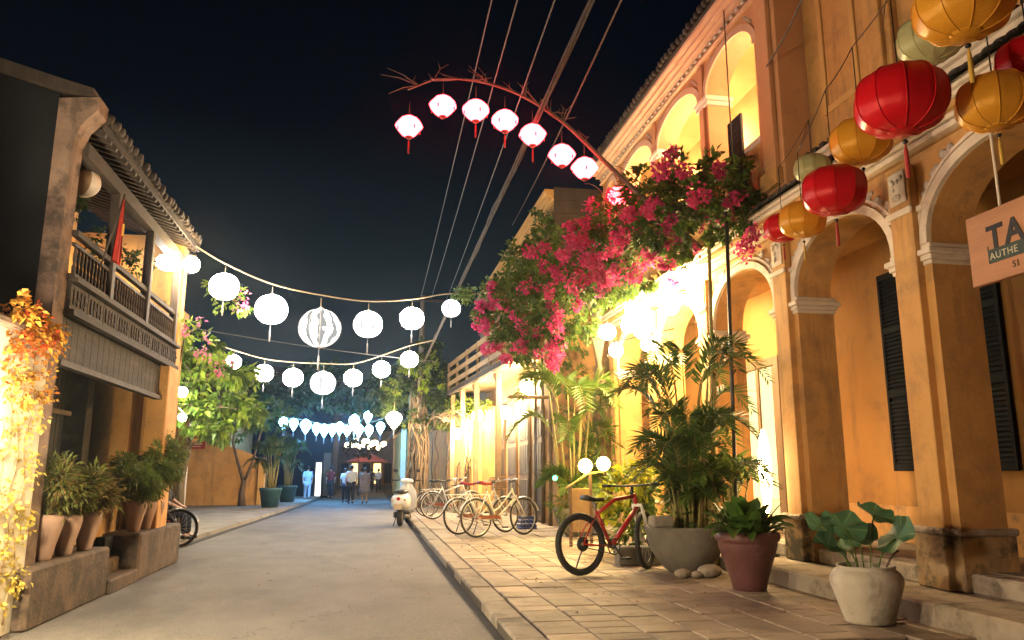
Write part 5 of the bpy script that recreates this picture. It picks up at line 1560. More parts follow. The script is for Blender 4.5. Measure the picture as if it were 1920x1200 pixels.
# ================================================================== pots and plants
def pot(name, prof, mat, loc, label, n=28, group=None, soil=None, cat="pot"):
    t = thing(name, label, cat, loc, random.uniform(0, 6), group)
    mb = MB().lathe(prof, n); q = random.uniform(0, 6)
    mb.v = [(x * (1 + .014 * sin(2 * atan2(y, x) + q) + .008 * sin(5 * atan2(y, x) + z * 9 + q)), y * (1 + .012 * sin(3 * atan2(y, x) + q)), z + .006 * sin(2 * atan2(y, x) + q) * z) for (x, y, z) in mb.v]
    body = mb.build("body", mat, t, world=False)
    rim = max(range(len(prof)), key=lambda i: prof[i][1])
    r, z = prof[rim]
    s = MB().lathe([(0, z - .05), (r * .5, z - .045), (r * .93, z - .05)], n).build("soil", "soil", t, world=False)
    return t
def shell(outer, th=.03):
    """close an outer wall profile with an inner wall"""
    return outer + [(outer[-1][0] - th, outer[-1][1]), (outer[-2][0] - th, outer[-2][1] - .05), (0, outer[-2][1] - .06)]
WP = [(a * .77, b * .78) for a, b in shell([(.0, 0), (.25, .0), (.265, .02), (.30, .12), (.345, .26), (.385, .38), (.40, .45), (.395, .50), (.37, .545), (.335, .575), (.315, .585), (.315, .60), (.325, .615), (.315, .625)], .03)]
RP = [(a * .92, b * .98) for a, b in shell([(0, 0), (.195, 0), (.205, .03), (.235, .14), (.275, .26), (.32, .38), (.352, .47), (.362, .52), (.362, .535), (.385, .55), (.397, .58), (.397, .615), (.385, .64), (.35, .655)], .05)]
JAR = shell([(0, 0), (.075, 0), (.085, .03), (.11, .16), (.15, .32), (.165, .40), (.16, .455), (.14, .48)], .02)
BOWL = shell([(0, 0), (.24, 0), (.30, .05), (.42, .20), (.50, .36), (.53, .50), (.55, .56), (.55, .60)], .05)

# white pot with lotus
pot("white_pot", WP, "white_pot", (4.42, 6.55, .098), "round cream pot holding lotus leaves at the foot of the near pier")
lo = thing("lotus_plant", "lotus with round dull green leaves in the cream pot", "plant", (4.42, 6.55, .54))
def lotus_leaf(r, seed):
    rr = random.Random(seed); n = 28; vs = [(0, 0, -.03 * r / .2)]; fs = []
    for j in (1, 2, 3):
        for k in range(n):
            a = 2 * pi * k / n; q = r * j / 3 * (1 + .05 * sin(3 * a + seed) * j / 3)
            vs.append((q * cos(a), q * sin(a), (.035 * sin(2 * a + seed) + .025 * sin(5 * a + seed * 2)) * (j / 3) ** 2 * r / .2 - .012 * (3 - j) + (-.25 * q * abs(sin(a)) if seed % 3 == 0 else .05 * q)))
    for k in range(n): fs.append((0, 1 + k, 1 + (k + 1) % n))
    for j in range(2):
        for k in range(n):
            a = 1 + j * n
            fs.append((a + k, a + n + k, a + n + (k + 1) % n, a + (k + 1) % n))
    return MB().add(vs, fs, True).mesh("leaf", "leaf_lotus")
LV = [(-.40, -.12, .24, .15, 1, (.55, -.45)), (-.17, .02, .40, .20, 2, (.75, -.15)), (.06, .15, .30, .17, 5, (.5, .1)), (.28, -.06, .30, .21, 4, (.85, .25)), (.24, .15, .50, .17, 7, (.6, .2)), (-.02, .25, .20, .14, 10, (.4, .1)), (-.28, .2, .40, .16, 8, (.6, -.3))]
for (x, y, z, r, sd, (tx, ty)) in LV:
    p = (x, y, z)
    link("leaf", lotus_leaf(r, sd), lo, p, (tx, ty, sd * 1.1))
    MB().tube(bez((x * .35, y * .35, -.06), (x * .5, y * .5, z * .7), (x, y, z - .03), 7), .008, 6).build("stalk", "leaf_palm_light", lo, world=False)
MB().tube(bez((.12, -.1, -.05), (.14, -.1, .1), (.26, -.12, .18), 6), .010, 6).build("stalk", "twig", lo, world=False)

# red pot with tongue leaved plant
pot("red_pot", RP, "red_pot", (4.30, 8.55, .098), "dark red glazed pot with broad tongue shaped leaves")
tp = thing("tongue_leaf_plant", "dense plant with broad green tongue leaves in the red pot", "plant", (4.30, 8.55, .70))
def blade(L, w, curl, mat, n=7, cup=.25):
    vs = []; fs = []; pos = Vector((0, 0, 0)); ang = 0
    for i in range(n + 1):
        t = i / n
        ww = w * (sin(pi * min(1, t * .92 + .06)) ** .7) if i < n else 0.004
        vs += [(pos.x, -ww / 2, pos.z + cup * ww), (pos.x, 0, pos.z), (pos.x, ww / 2, pos.z + cup * ww)]
        ang += curl / n
        pos = pos + Vector((sin(ang), 0, cos(ang))) * (L / n)
    for i in range(n):
        a = i * 3
        fs += [(a, a + 1, a + 4, a + 3), (a + 1, a + 2, a + 5, a + 4)]
    return MB().add(vs, fs, True).mesh("leaf", mat)
TL = [blade(.40, .15, c, "leaf_tongue") for c in (.4, .9, 1.5)]
random.seed(31)
for k in range(95):
    a = random.uniform(0, 6.28); r = random.uniform(0, .22)
    link("leaf", TL[k % 3], tp, (r * cos(a), r * sin(a), random.uniform(-.08, .02)), (random.uniform(-.15, .15), random.uniform(.0, .8) * (r / .22 + .15), a), (random.uniform(.7, 1.2),) * 3)

# stone bowl with the dark areca palm
pot("stone_bowl", BOWL, "stone_bowl", (4.25, 10.2, .098), "wide grey stone bowl under the dark palm", 32)
pot_stone = thing("rubble_block", "broken concrete block on the rim of the stone bowl", "block", (3.80, 9.95, .70))
MB().cbox(-.14, -.10, 0, .15, .10, .14, .02).build("block", "concrete", pot_stone, world=False)
for k, (x, y, r) in enumerate(((3.95, 9.62, .09), (4.30, 9.6, .13), (4.12, 9.58, .07))):
    o = MB().ball((0, 0, r * .6), r, 9, 7, (1.3, .9, .65)).build("loose_stone", "step_stone", None, loc=(x, y, .10))
    tag(o, ["small loose stone at the left foot of the stone bowl", "largest loose stone under the stone bowl", "pebble between the two larger stones under the bowl"][k], "stone", "stones under the bowl")

def palm(t, base, nst, L, height, lean, leaflet, wid, mat, seed, fan_from=.3, arch=1.0, canes=None):
    """pinnate palm: canes, arching midribs, leaflets"""
    rr = random.Random(seed); P = []; D = []; N = []; Ls = []; ribs = MB(); cn = MB()
    for k in range(nst):
        a = 2 * pi * k / nst + rr.uniform(-.3, .3); r0 = rr.uniform(.02, .22)
        b = Vector(base) + Vector((r0 * cos(a), r0 * sin(a), 0))
        h = height * rr.uniform(.25, 1.0); ln = L * rr.uniform(.7, 1.1); le = lean * rr.uniform(.5, 1.2)
        top = b + Vector((cos(a) * h * .12, sin(a) * h * .12, h))
        cn.tube([b, (b + top) / 2 + Vector((.02, .02, 0)), top], [.022, .018, .014], 6)
        o = Vector((cos(a), sin(a), 0))
        mid = top + o * ln * .35 * le + Vector((0, 0, ln * .75)); end = top + o * ln * .95 * le + Vector((0, 0, ln * (.55 - .5 * arch * le)))
        C = bez(top, mid, end, 14)
        ribs.tube(C, [.010 - .0006 * i for i in range(15)], 4)
        for i in range(2, 15):
            p = C[i]; d = (C[min(i + 1, 14)] - C[i - 1]).normalized()
            side = d.cross(Vector((0, 0, 1))); side = side.normalized() if side.length > .01 else Vector((1, 0, 0))
            up = side.cross(d)
            for s in (-1, 1):
                for hh in (0, .5):
                    pp = p.lerp(C[min(i + 1, 14)], hh)
                    P.append(pp); v = side * s * .8 + d * .75 + up * .28 + Vector((rr.uniform(-.12, .12), rr.uniform(-.12, .12), rr.uniform(-.15, .1)))
                    D.append(v); N.append(up); Ls.append(leaflet * (1.05 - abs(i / 14 - .45) * .9) * rr.uniform(.85, 1.1))
    me = leaf_mesh("fronds", np.array(P), np.array(D), np.array(N), np.array(Ls), wid, mat, .12, .35)
    link("fronds", me, t)
    ribs.build("midribs", "cane" if canes is None else canes, t, world=False)
    cn.build("canes", "cane" if canes is None else canes, t, world=False)
ap = thing("areca_palm", "tall dark feathery palm in the stone bowl", "palm", (4.35, 10.25, .62))
palm(ap, (0, 0, 0), 26, 1.35, 2.1, .66, .36, .032, "leaf_palm", 5, arch=.95)
palm(ap, (.05, .0, -.05), 22, .75, .55, .55, .26, .026, "leaf_palm", 6, arch=.7)
palm(ap, (-.05, -.03, -.05), 22, 1.0, 1.3, .55, .30, .028, "leaf_palm", 16, arch=.7)
foliage("undergrowth", [(0, 0, .25, .34, .34, .35), (.0, 0, .75, .28, .28, .45), (-.25, -.05, .1, .25, .25, .2)], 16, .20, .03, "leaf_palm", ap, world=False)
bp = thing("broad_palm", "pale green palm spraying out beside the second pier", "palm", (4.75, 10.0, .62))
palm(bp, (0, 0, 0), 11, .95, .75, .85, .30, .035, "leaf_palm_light", 9, arch=1.0)

# second stone bowl with fan palm
pot("stone_bowl", [(r * .88, z * .95) for r, z in BOWL], "stone_bowl", (4.35, 16.3, .098), "stone bowl of the fan palm beside the white bicycles", 28)
fp = thing("fan_palm", "light green cane palm beside the white bicycles", "palm", (4.25, 16.2, .62))
palm(fp, (0, 0, 0), 15, 1.3, 2.6, .8, .48, .045, "leaf_palm_light", 12, arch=1.2)
palm(fp, (0, 0, 0), 12, .8, .5, .9, .42, .05, "leaf_palm_light", 13, arch=.9)
foliage("undergrowth", [(.0, -.1, .1, .45, .4, .25), (.75, -.3, 1.5, .45, .5, .4), (.7, -.2, 1.0, .4, .4, .3)], 14, .24, .03, "leaf_palm_light", fp, world=False)

wc = thing("wall_climber", "loose green climber on the plaster wall between fan palm and arcade", "climber", (5.2, 17.6, .1))
foliage("leaves", [(5.15, 17.3, 2.0, .3, .3, .45), (5.3, 17.5, 1.2, .35, .3, .5), (4.85, 18.2, 3.6, .3, .4, .35), (4.6, 18.6, 4.4, .35, .3, .45), (5.1, 18.3, 4.6, .35, .3, .4), (4.7, 18.5, 2.6, .25, .3, .4)], 22, .15, .06, "leaf_palm_light", wc)
MB().tube([(5.25, 17.7, .1), (5.3, 17.75, 1.6), (5.1, 18.2, 3.0), (4.8, 18.6, 4.4)], [.03, .025, .018, .008], 6).build("stem", "bark", wc)
# croton bush, lit yellow by the globes
cb = thing("croton_bush", "yellow green croton bush behind the red bicycle", "bush", (4.35, 12.6, .1))
foliage("leaves", [(4.25, 12.6, 1.15, .42, .4, .32), (4.0, 12.5, .85, .35, .35, .3), (4.7, 12.6, 1.15, .35, .4, .25), (4.5, 12.5, .75, .4, .4, .3), (3.95, 12.3, 1.05, .25, .25, .25), (4.3, 12.3, 1.35, .3, .25, .2)], 20, .15, .10, "leaf_croton", cb)
foliage("leaves_inner", [(4.25, 12.7, 1.05, .45, .4, .35), (4.6, 12.7, .95, .45, .4, .35)], 22, .15, .10, "leaf_palm_light", cb, shell=.2)
MB().tube([(4.35, 12.6, .1), (4.3, 12.6, .6), (4.2, 12.55, 1.1)], [.03, .025, .01], 6).tube([(4.38, 12.6, .1), (4.5, 12.6, .6), (4.65, 12.6, 1.1)], [.03, .02, .01], 6).build("stem", "bark", cb)
db = thing("dark_bush", "dark green bush between croton and palm bowl", "bush", (4.3, 11.5, .1))
foliage("leaves", [(4.15, 11.5, .55, .45, .45, .4), (4.65, 11.5, .75, .4, .4, .4), (3.9, 11.6, .35, .3, .3, .25)], 14, .15, .09, "leaf_boug", db)
MB().tube([(4.3, 11.5, .1), (4.25, 11.5, .6)], [.03, .015], 6).build("stem", "bark", db)
MB().cbox(3.55, 10.95, .098, 4.25, 11.2, .36, .02).build("planter_box", "stone_bowl")
tag(bpy.data.objects["planter_box"], "low grey stone planter behind the red bicycle", "planter")

# clay jars along the timber house
JL = [((-3.16, 8.72, .54), 1.05, "clay jar closest to the plastered wall end on the plinth"), ((-3.14, 9.22, .54), 1.0, "middle clay jar of the three on the near plinth"), ((-3.12, 9.78, .54), .98, "clay jar next to the timber house steps"),
      ((-3.14, 11.72, .60), 1.02, "wide clay jar just past the timber house steps"), ((-3.13, 12.25, .60), .92, "middle clay jar on the far plinth"), ((-3.12, 12.68, .60), .90, "clay jar at the far end of the plinth"), ((-3.30, 13.15, .60), .85, "half hidden clay jar behind the far jars")]
for l, s, lb in JL[:6]:
    t = pot("clay_jar", [(r * s * .92, z * s * .88) for r, z in JAR], "jar", l, lb, 20, "clay jars on the plinth", cat="jar")
def bushy(name, label, loc, blobs, mats, per=30):
    t = thing(name, label, "plant", loc)
    small = []
    for (x, y, z, a, b, c) in blobs:
        for k in range(16):
            d = Vector((random.gauss(0, 1), random.gauss(0, 1), random.gauss(0, 1))).normalized() * random.uniform(.3, .85)
            small.append((x + d.x * a, y + d.y * b, z + d.z * c, a * .35, b * .35, c * .35))
    for i, mt in enumerate(mats):
        foliage("foliage", small, per // (i + 1), .075, .022, mt, t, droop=.15, shell=.3)
    MB().tube([loc, (loc[0], loc[1], loc[2] + .3)], [.02, .012], 5).build("stem", "bark", t)
bushy("feathery_plant", "feathery olive green plant in the nearest clay jar", (-3.16, 8.72, .95), [(-3.12, 8.72, 1.28, .26, .26, .26)], ("leaf_fern", "leaf_fern_dry"))
bushy("feathery_plant", "feathery plant in the middle near jar", (-3.14, 9.22, .95), [(-3.1, 9.22, 1.24, .25, .25, .24)], ("leaf_fern", "leaf_fern_dry"))
bushy("feathery_plant", "browner feathery plant beside the timber house steps", (-3.12, 9.78, .95), [(-3.1, 9.8, 1.18, .25, .27, .22)], ("leaf_fern_dry", "leaf_fern"))
bushy("feathery_plant", "large feathery green plant just past the steps", (-3.14, 11.72, 1.0), [(-3.2, 11.7, 1.33, .36, .34, .30), (-3.1, 11.6, 1.25, .3, .3, .2)], ("leaf_fern", "leaf_palm_light"))
bushy("feathery_plant", "feathery plant in the middle jar on the far plinth", (-3.13, 12.25, 1.0), [(-3.12, 12.3, 1.42, .32, .32, .34)], ("leaf_fern", "leaf_palm_light"))
bushy("feathery_plant", "tall feathery plant at the end of the far plinth", (-3.12, 12.68, 1.0), [(-3.05, 12.7, 1.5, .30, .3, .45)], ("leaf_fern", "leaf_palm_light"))

# big green tubs with palms further along
TUB = shell([(0, 0), (.30, 0), (.40, .62), (.43, .64), (.43, .72), (.40, .73)], .04)
for (x, y, lb, lb2) in ((-3.65, 31.5, "blue green plant tub nearer of the two on the left walk", "dark cane palm in the nearer blue green tub"), (-3.55, 37.0, "blue green plant tub farther of the two on the left walk", "dark cane palm in the farther blue green tub")):
    pot("plant_tub", TUB, "blue_pot", (x, y, .095), lb, 20, "blue green tubs", cat="tub")
    t = thing("cane_palm", lb2, "palm", (x, y, .75), 0, "palms in the tubs")
    palm(t, (0, 0, 0), 16, 1.3, 1.5, .55, .34, .05, "leaf_palm", int(y), arch=.8)

# ================================================================== bicycles
def circ(r, n=28, y=0.0, c=(0, 0)):
    return [(c[0] + r * cos(2 * pi * k / n), y, c[1] + r * sin(2 * pi * k / n)) for k in range(n)]
def wheel(parent, R, tyre_r, rim_mat, loc, rz=0, tyre="rubber", nsp=20, disc=False):
    w = MB().tube(circ(R - tyre_r), tyre_r, 8, closed=True).build("tyre", tyre, None)
    w.name = "wheel"; w.parent = parent; w.location = loc; w.rotation_euler = (0, 0, rz)
    MB().tube(circ(R - 2.1 * tyre_r), .011, 6, closed=True).build("rim", rim_mat, w, world=False)
    m = MB()
    for k in range(nsp):
        a = 2 * pi * k / nsp; b = a + (.35 if k % 2 else -.35)
        m.tube([(.022 * cos(b), (.03 if k % 2 else -.03), .022 * sin(b)), ((R - 2.2 * tyre_r) * cos(a), 0, (R - 2.2 * tyre_r) * sin(a))], .0016, 3, cap=False)
    m.build("spokes", "steel", w, world=False)
    MB().tube([(0, -.05, 0), (0, .05, 0)], .022, 10).build("hub", "steel", w, world=False)
    if disc: MB().tube([(0, -.045, 0), (0, -.041, 0)], .08, 18).build("brake_disc", "dark_steel", w, world=False)
    return w

def bicycle(label, loc, rz, style, frame, rim, tyre_r, saddle, scale=1.0, steer=0.0, basket=False, group="bicycles parked by the walk", lean=0.06):
    t = thing("bicycle", label, "bicycle", loc, rz, group)
    t.scale = (scale,) * 3
    t.rotation_euler = (lean, 0, rz)
    R = .335; WB = 1.06
    wheel(t, R, tyre_r, rim, (0, 0, R), disc=style == "mtb")
    head_t = Vector((WB - .26, 0, .86 if style == "mtb" else .84)); head_b = Vector((WB - .20, 0, .70 if style == "mtb" else .66))
    bb = Vector((.43, 0, .29)); seat_t = Vector((.24, 0, .80 if style != "mtb" else .68)); rear = Vector((0, 0, R))
    rr = .024 if style == "mtb" else .016
    m = MB()
    m.tube([bb, seat_t], rr * .9, 8)
    m.tube([head_t, head_b], rr * 1.15, 8)
    if style == "mtb":
        m.tube([seat_t + Vector((.02, 0, -.03)), (seat_t + head_t) / 2 + Vector((0, 0, .03)), head_t + Vector((0, 0, -.03))], rr * .95, 8)
        m.tube([bb, head_b + Vector((0, 0, .02))], rr * 1.25, 8)
    elif style == "step":
        m.tube(bez(bb + Vector((0, 0, .02)), bb + Vector((.06, 0, .06)), head_b + Vector((0, 0, .0)), 6), rr * 1.1, 8)
        m.tube(bez(bb + Vector((-.05, 0, .16)), bb + Vector((.06, 0, .16)), head_t + Vector((0, 0, -.04)), 6), rr, 8)
    else:
        m.tube([seat_t + Vector((.03, 0, -.14)), head_t], rr, 8); m.tube([bb, head_b], rr, 8)
    for s in (-1, 1):
        m.tube([bb, (bb + rear) / 2 + Vector((0, s * .05, 0)), rear + Vector((0, s * .055, 0))], .010, 6)
        m.tube([seat_t + Vector((0, 0, -.06)), (seat_t + rear) / 2 + Vector((0, s * .05, .02)), rear + Vector((0, s * .055, 0))], .009, 6)
    m.build("frame", frame, t, world=False)
    # fork, steered with the front wheel about the head tube foot
    piv = head_b
    fk = MB(); fl_ = Vector((WB, 0, R)) - piv
    for s in (-1, 1):
        fk.tube([(-.02, s * .05, .02), (fl_.x * .6, s * .055, fl_.z * .55), (fl_.x, s * .055, fl_.z)], .019 if style == "mtb" else .012, 7)
    fk.bar((-.02, -.06, .03), (-.02, .06, .03), .04, .035)
    f = fk.build("fork", "cream_enamel" if style == "mtb" else frame, t, world=False, loc=piv); f.rotation_euler = (0, 0, steer)
    w = wheel(t, R, tyre_r, rim, (piv.x + fl_.x * cos(steer), fl_.x * sin(steer), R), steer, disc=style == "mtb")
    hb = MB()
    hx = head_t - Vector((.02, 0, 0))
    if style == "mtb":
        hb.tube([(-.03, -.34, .10), (.0, -.10, .09), (.0, .10, .09), (-.03, .34, .10)], .013, 7)
        hb.tube([(0, 0, -.02), (0.02, 0, .09)], .018, 7)
    else:
        hb.tube([(-.24, -.27, .10), (-.08, -.27, .14), (.05, -.12, .17), (.06, 0, .15), (.05, .12, .17), (-.08, .27, .14), (-.24, .27, .10)], .011, 7)
        hb.tube([(0, 0, -.02), (.03, 0, .15)], .014, 7)
    h = hb.build("handlebar", "dark_steel" if style == "mtb" else "steel", t, world=False, loc=hx); h.rotation_euler = (0, 0, steer)
    g = MB()
    for s in (-1, 1):
        if style == "mtb": g.tube([(-.018, s * .24, .098), (-.03, s * .35, .10)], .018, 8)
        else: g.tube([(-.15, s * .27, .125), (-.26, s * .27, .095)], .016, 8)
    g = g.build("grips", "rubber", t, world=False, loc=hx); g.rotation_euler = (0, 0, steer)
    MB().tube(bez(hx + Vector((.02, -.12, .10)), hx + Vector((.20, -.08, .05)), head_b + Vector((.06, -.03, 0)), 7), .004, 4).tube(bez(hx + Vector((.02, .12, .10)), hx + Vector((.18, .06, -.02)), bb + Vector((.25, .02, .22)), 7), .004, 4).build("brake_cables", "rubber", t, world=False)
    sx = seat_t + Vector((-.03, 0, .10))
    MB().add([(sx.x - .14, -.075, sx.z + .03), (sx.x - .10, -.085, sx.z + .02), (sx.x + .02, -.04, sx.z), (sx.x + .15, -.018, sx.z + .005), (sx.x + .16, 0, sx.z + .01), (sx.x + .15, .018, sx.z + .005), (sx.x + .02, .04, sx.z), (sx.x - .10, .085, sx.z + .02), (sx.x - .14, .075, sx.z + .03),
              (sx.x - .13, -.06, sx.z + .075), (sx.x - .08, -.065, sx.z + .065), (sx.x + .02, -.03, sx.z + .045), (sx.x + .14, -.012, sx.z + .045), (sx.x + .14, .012, sx.z + .045), (sx.x + .02, .03, sx.z + .045), (sx.x - .08, .065, sx.z + .065), (sx.x - .13, .06, sx.z + .075)],
             [(0, 1, 10, 9), (1, 2, 11, 10), (2, 3, 12, 11), (3, 4, 12), (4, 13, 12), (4, 5, 13), (5, 6, 14, 13), (6, 7, 15, 14), (7, 8, 16, 15), (8, 0, 9, 16), (9, 10, 15, 16), (10, 11, 14, 15), (11, 12, 13, 14), (8, 7, 1, 0), (7, 6, 2, 1), (6, 5, 3, 2), (5, 4, 3)], True).build("saddle", saddle, t, world=False)
    MB().tube([seat_t, sx], .013, 7).build("seat_post", "steel", t, world=False)
    c = MB().tube(circ(.085, 20, -.05, (bb.x, bb.z)), .008, 5, closed=True).tube([(bb.x, -.06, bb.z), (bb.x, .06, bb.z)], .022, 8)
    c.bar((bb.x, -.065, bb.z), (bb.x + .10, -.065, bb.z - .13), .022, .012).bar((bb.x, .065, bb.z), (bb.x - .10, .065, bb.z + .13), .022, .012)
    c = c.build("crank", "dark_steel" if style == "mtb" else "steel", t, world=False)
    MB().cbox(bb.x + .06, -.16, bb.z - .145, bb.x + .15, -.075, bb.z - .12, .004).build("pedal", "rubber", c, world=False)
    MB().cbox(bb.x - .15, .075, bb.z + .12, bb.x - .06, .16, bb.z + .145, .004).build("pedal", "rubber", c, world=False)
    MB().tube([(0, -.05, R + .03), (bb.x, -.05, bb.z + .085)], .005, 4).tube([(0, -.05, R - .03), (bb.x, -.05, bb.z - .085)], .005, 4).build("chain", "dark_steel", t, world=False)
    if style != "mtb":
        # mudguards, chain case, rear rack
        for (cx, a0, a1, st) in ((0, -.15, 2.75, 0), (WB, .25, 2.6, 1)):
            vs = []; fs = []; n = 18
            for k in range(n + 1):
                a = a0 + (a1 - a0) * k / n
                for (dy, dr) in ((-.028, .014), (0, .024), (.028, .014)):
                    vs.append((cx + (R + dr) * cos(a), dy, R + (R + dr) * sin(a)))
            for k in range(n):
                for j in (0, 1):
                    fs.append((3 * k + j, 3 * k + j + 1, 3 * k + j + 4, 3 * k + j + 3))
            MB().add(vs, fs, True).build("mudguard", frame, t, world=False)
        MB().prism([(-.03, R - .02), (bb.x, bb.z + .02), (bb.x + .06, bb.z - .0), (bb.x + .05, bb.z + .05), (bb.x - .02, bb.z + .085), (-.03, R + .03)], "y", -.062, -.046).build("chain_case", "rust_paint", t, world=False)
        m = MB()
        for s in (-1, 1):
            m.tube([(.20, s * .05, .73), (-.28, s * .06, .73)], .008, 5).tube([(-.2, s * .06, .73), (0, s * .06, R)], .006, 5)
        for k in range(4): m.tube([(.12 - k * .12, -.06, .735), (.12 - k * .12, .06, .735)], .006, 5)
        m.build("rear_rack", frame, t, world=False)
    if basket:
        m = MB(); bx = head_t + Vector((.10, 0, .0))
        for k in range(6):
            z = -.02 + k * .045; q = .85 + .15 * k / 5
            m.tube([(bx.x - .10 * q, -.15 * q, bx.z + z), (bx.x + .14 * q, -.15 * q, bx.z + z), (bx.x + .14 * q, .15 * q, bx.z + z), (bx.x - .10 * q, .15 * q, bx.z + z)], .008, 5, closed=True)
        for k in range(8):
            y = -.13 + k * .037
            m.tube([(bx.x + .12, y * .9, bx.z - .02), (bx.x + .14, y, bx.z + .21)], .005, 4).tube([(bx.x - .085, y * .9, bx.z - .02), (bx.x - .10, y, bx.z + .21)], .005, 4)
        m.cbox(bx.x - .085, -.125, bx.z - .03, bx.x + .12, .125, bx.z - .022, .002)
        m.build("basket", "basket", t, world=False)
    MB().tube([(.06, .05, R - .06), (.02, .16, .02), (.06, .19, .01)], .009, 6).build("kickstand", "dark_steel", t, world=False)
    return t
bicycle("red mountain bike leaning by the stone planter", (2.74, 10.02, .1), radians(22), "mtb", "red_enamel", "black_frame", .032, "saddle_black", 1.18, radians(30), lean=-.05)
bicycle("cream city bike with red saddle pad nearest the kerb", (2.22, 16.15, .1), radians(26), "step", "cream_enamel", "steel", .018, "saddle_red", 1.16, radians(6), lean=-.06)
bicycle("second cream bike half behind the red padded one, with basket", (1.95, 16.95, .1), radians(24), "step", "cream_enamel", "steel", .018, "saddle_red", 1.14, radians(5), True, lean=-.06)
bicycle("pale bicycle with dark saddle in the back of the bicycle row", (1.85, 22.6, .1), radians(14), "city", "cream_enamel", "cream_enamel", .018, "saddle_black", 1.14, radians(10), lean=-.06)
bicycle("farthest bicycle of the row beside the garden wall", (1.78, 23.9, .1), radians(12), "city", "black_frame", "cream_enamel", .018, "saddle_black", 1.12, radians(-10), lean=-.06)
bicycle("dark bicycle whose wheel shows past the timber house plinth", (-4.33, 15.0, .095), radians(0), "city", "black_frame", "black_frame", .022, "saddle_black", 1.0, radians(4), group="bicycle by the seated person")

# ================================================================== scooter
sc_ = thing("scooter", "white motor scooter parked at the kerb seen from behind", "scooter", (.88, 21.3, 0.0), radians(79), None)
sc_.scale = (1.13,) * 3
def loft(secs, n=16, p=2.6):
    vs = []; fs = []
    for (x, zc, w, h) in secs:
        for k in range(n):
            a = 2 * pi * k / n; c, s = cos(a), sin(a)
            vs.append((x, w * (1 if c >= 0 else -1) * abs(c) ** (2 / p), zc + h * (1 if s >= 0 else -1) * abs(s) ** (2 / p)))
    for i in range(len(secs) - 1):
        for k in range(n):
            fs.append((i * n + k, i * n + (k + 1) % n, (i + 1) * n + (k + 1) % n, (i + 1) * n + k))
    fs.append(tuple(range(n))[::-1]); fs.append(tuple((len(secs) - 1) * n + k for k in range(n)))
    return MB().add(vs, fs, True)
S = lambda mb, nm, mt: mb.build(nm, mt, sc_, world=False)
S(loft([(-.36, .62, .06, .05), (-.33, .60, .13, .11), (-.22, .58, .19, .17), (0, .56, .225, .20), (.25, .56, .215, .20), (.45, .58, .16, .18), (.54, .60, .11, .14)]), "body", "white_paint")
S(loft([(-.30, .79, .10, .03), (-.2, .80, .14, .045), (.1, .80, .15, .05), (.42, .80, .12, .05), (.52, .78, .07, .03)]), "seat", "saddle_black")
S(MB().cbox(.45, -.17, .27, 1.0, .17, .33, .02), "floorboard", "dark_steel")
S(MB().prism([(-.10, .30), (.10, .30), (.22, .38), (.25, .58), (.22, .78), (.13, .93), (.06, .98), (-.06, .98), (-.13, .93), (-.22, .78), (-.25, .58), (-.22, .38)], "x", 1.0, 1.045), "leg_shield", "white_paint")
S(MB().tube([(1.18, 0, .30), (1.08, 0, .62), (1.0, 0, 1.02)], [.04, .065, .05], 10), "steering_column", "white_paint")
S(loft([(.86, 1.02, .10, .025), (.92, 1.03, .17, .045), (1.0, 1.04, .16, .055), (1.08, 1.03, .10, .05)]), "headset", "white_paint")
hb_ = S(MB().tube([(.88, -.34, 1.05), (.97, -.12, 1.06), (.97, .12, 1.06), (.88, .34, 1.05)], .016, 8), "handlebar", "dark_steel")
for s in (-1, 1):
    S(MB().tube([(.88, s * .24, 1.05), (.87, s * .36, 1.05)], .022, 8), "grip", "rubber")
    mm = S(MB().tube([(.95, s * .18, 1.06), (.92, s * .26, 1.26)], .008, 6), "mirror_stalk", "dark_steel")
    MB().ball((.91, s * .28, 1.29), .055, 10, 8, (.3, 1.2, .8)).build("mirror", "dark_steel", mm, world=False)
def swheel(x):
    w = MB().tube(circ(.175, 24), .06, 8, closed=True).build("tyre", "rubber"); w.name = "wheel"; w.parent = sc_; w.location = (x, 0, .235)
    MB().tube([(0, -.045, 0), (0, .045, 0)], .125, 16).build("rim", "steel", w, world=False)
swheel(0.0); swheel(1.22)
S(loft([(.98, .40, .05, .05), (1.08, .46, .085, .07), (1.22, .50, .09, .05), (1.36, .44, .08, .06), (1.42, .38, .05, .05)]), "front_fender", "white_paint")
S(MB().ball((-.345, 0, .64), .055, 10, 8, (.45, 1.1, .85)), "tail_light", "tail_red")
S(MB().cbox(-.37, -.09, .40, -.355, .09, .53, .004), "licence_plate", "plate")
S(MB().bar((-.30, 0, .52), (-.36, 0, .45), .10, .02), "plate_bracket", "dark_steel")
S(MB().tube([(.1, -.13, .24), (-.12, -.17, .24), (-.26, -.17, .26)], [.03, .05, .045], 8), "exhaust", "steel")
S(MB().cbox(-.1, .08, .2, .35, .15, .34, .02), "engine_case", "dark_steel")
S(MB().tube([(.25, -.12, .26), (.28, -.2, .0)], .012, 6).tube([(.25, .12, .26), (.28, .2, .0)], .012, 6), "stand", "dark_steel")
S(MB().ball((-.33, -.15, .62), .035, 8, 6, (.5, 1, .7)), "indicator", "plate"); S(MB().ball((-.33, .15, .62), .035, 8, 6, (.5, 1, .7)), "indicator", "plate")

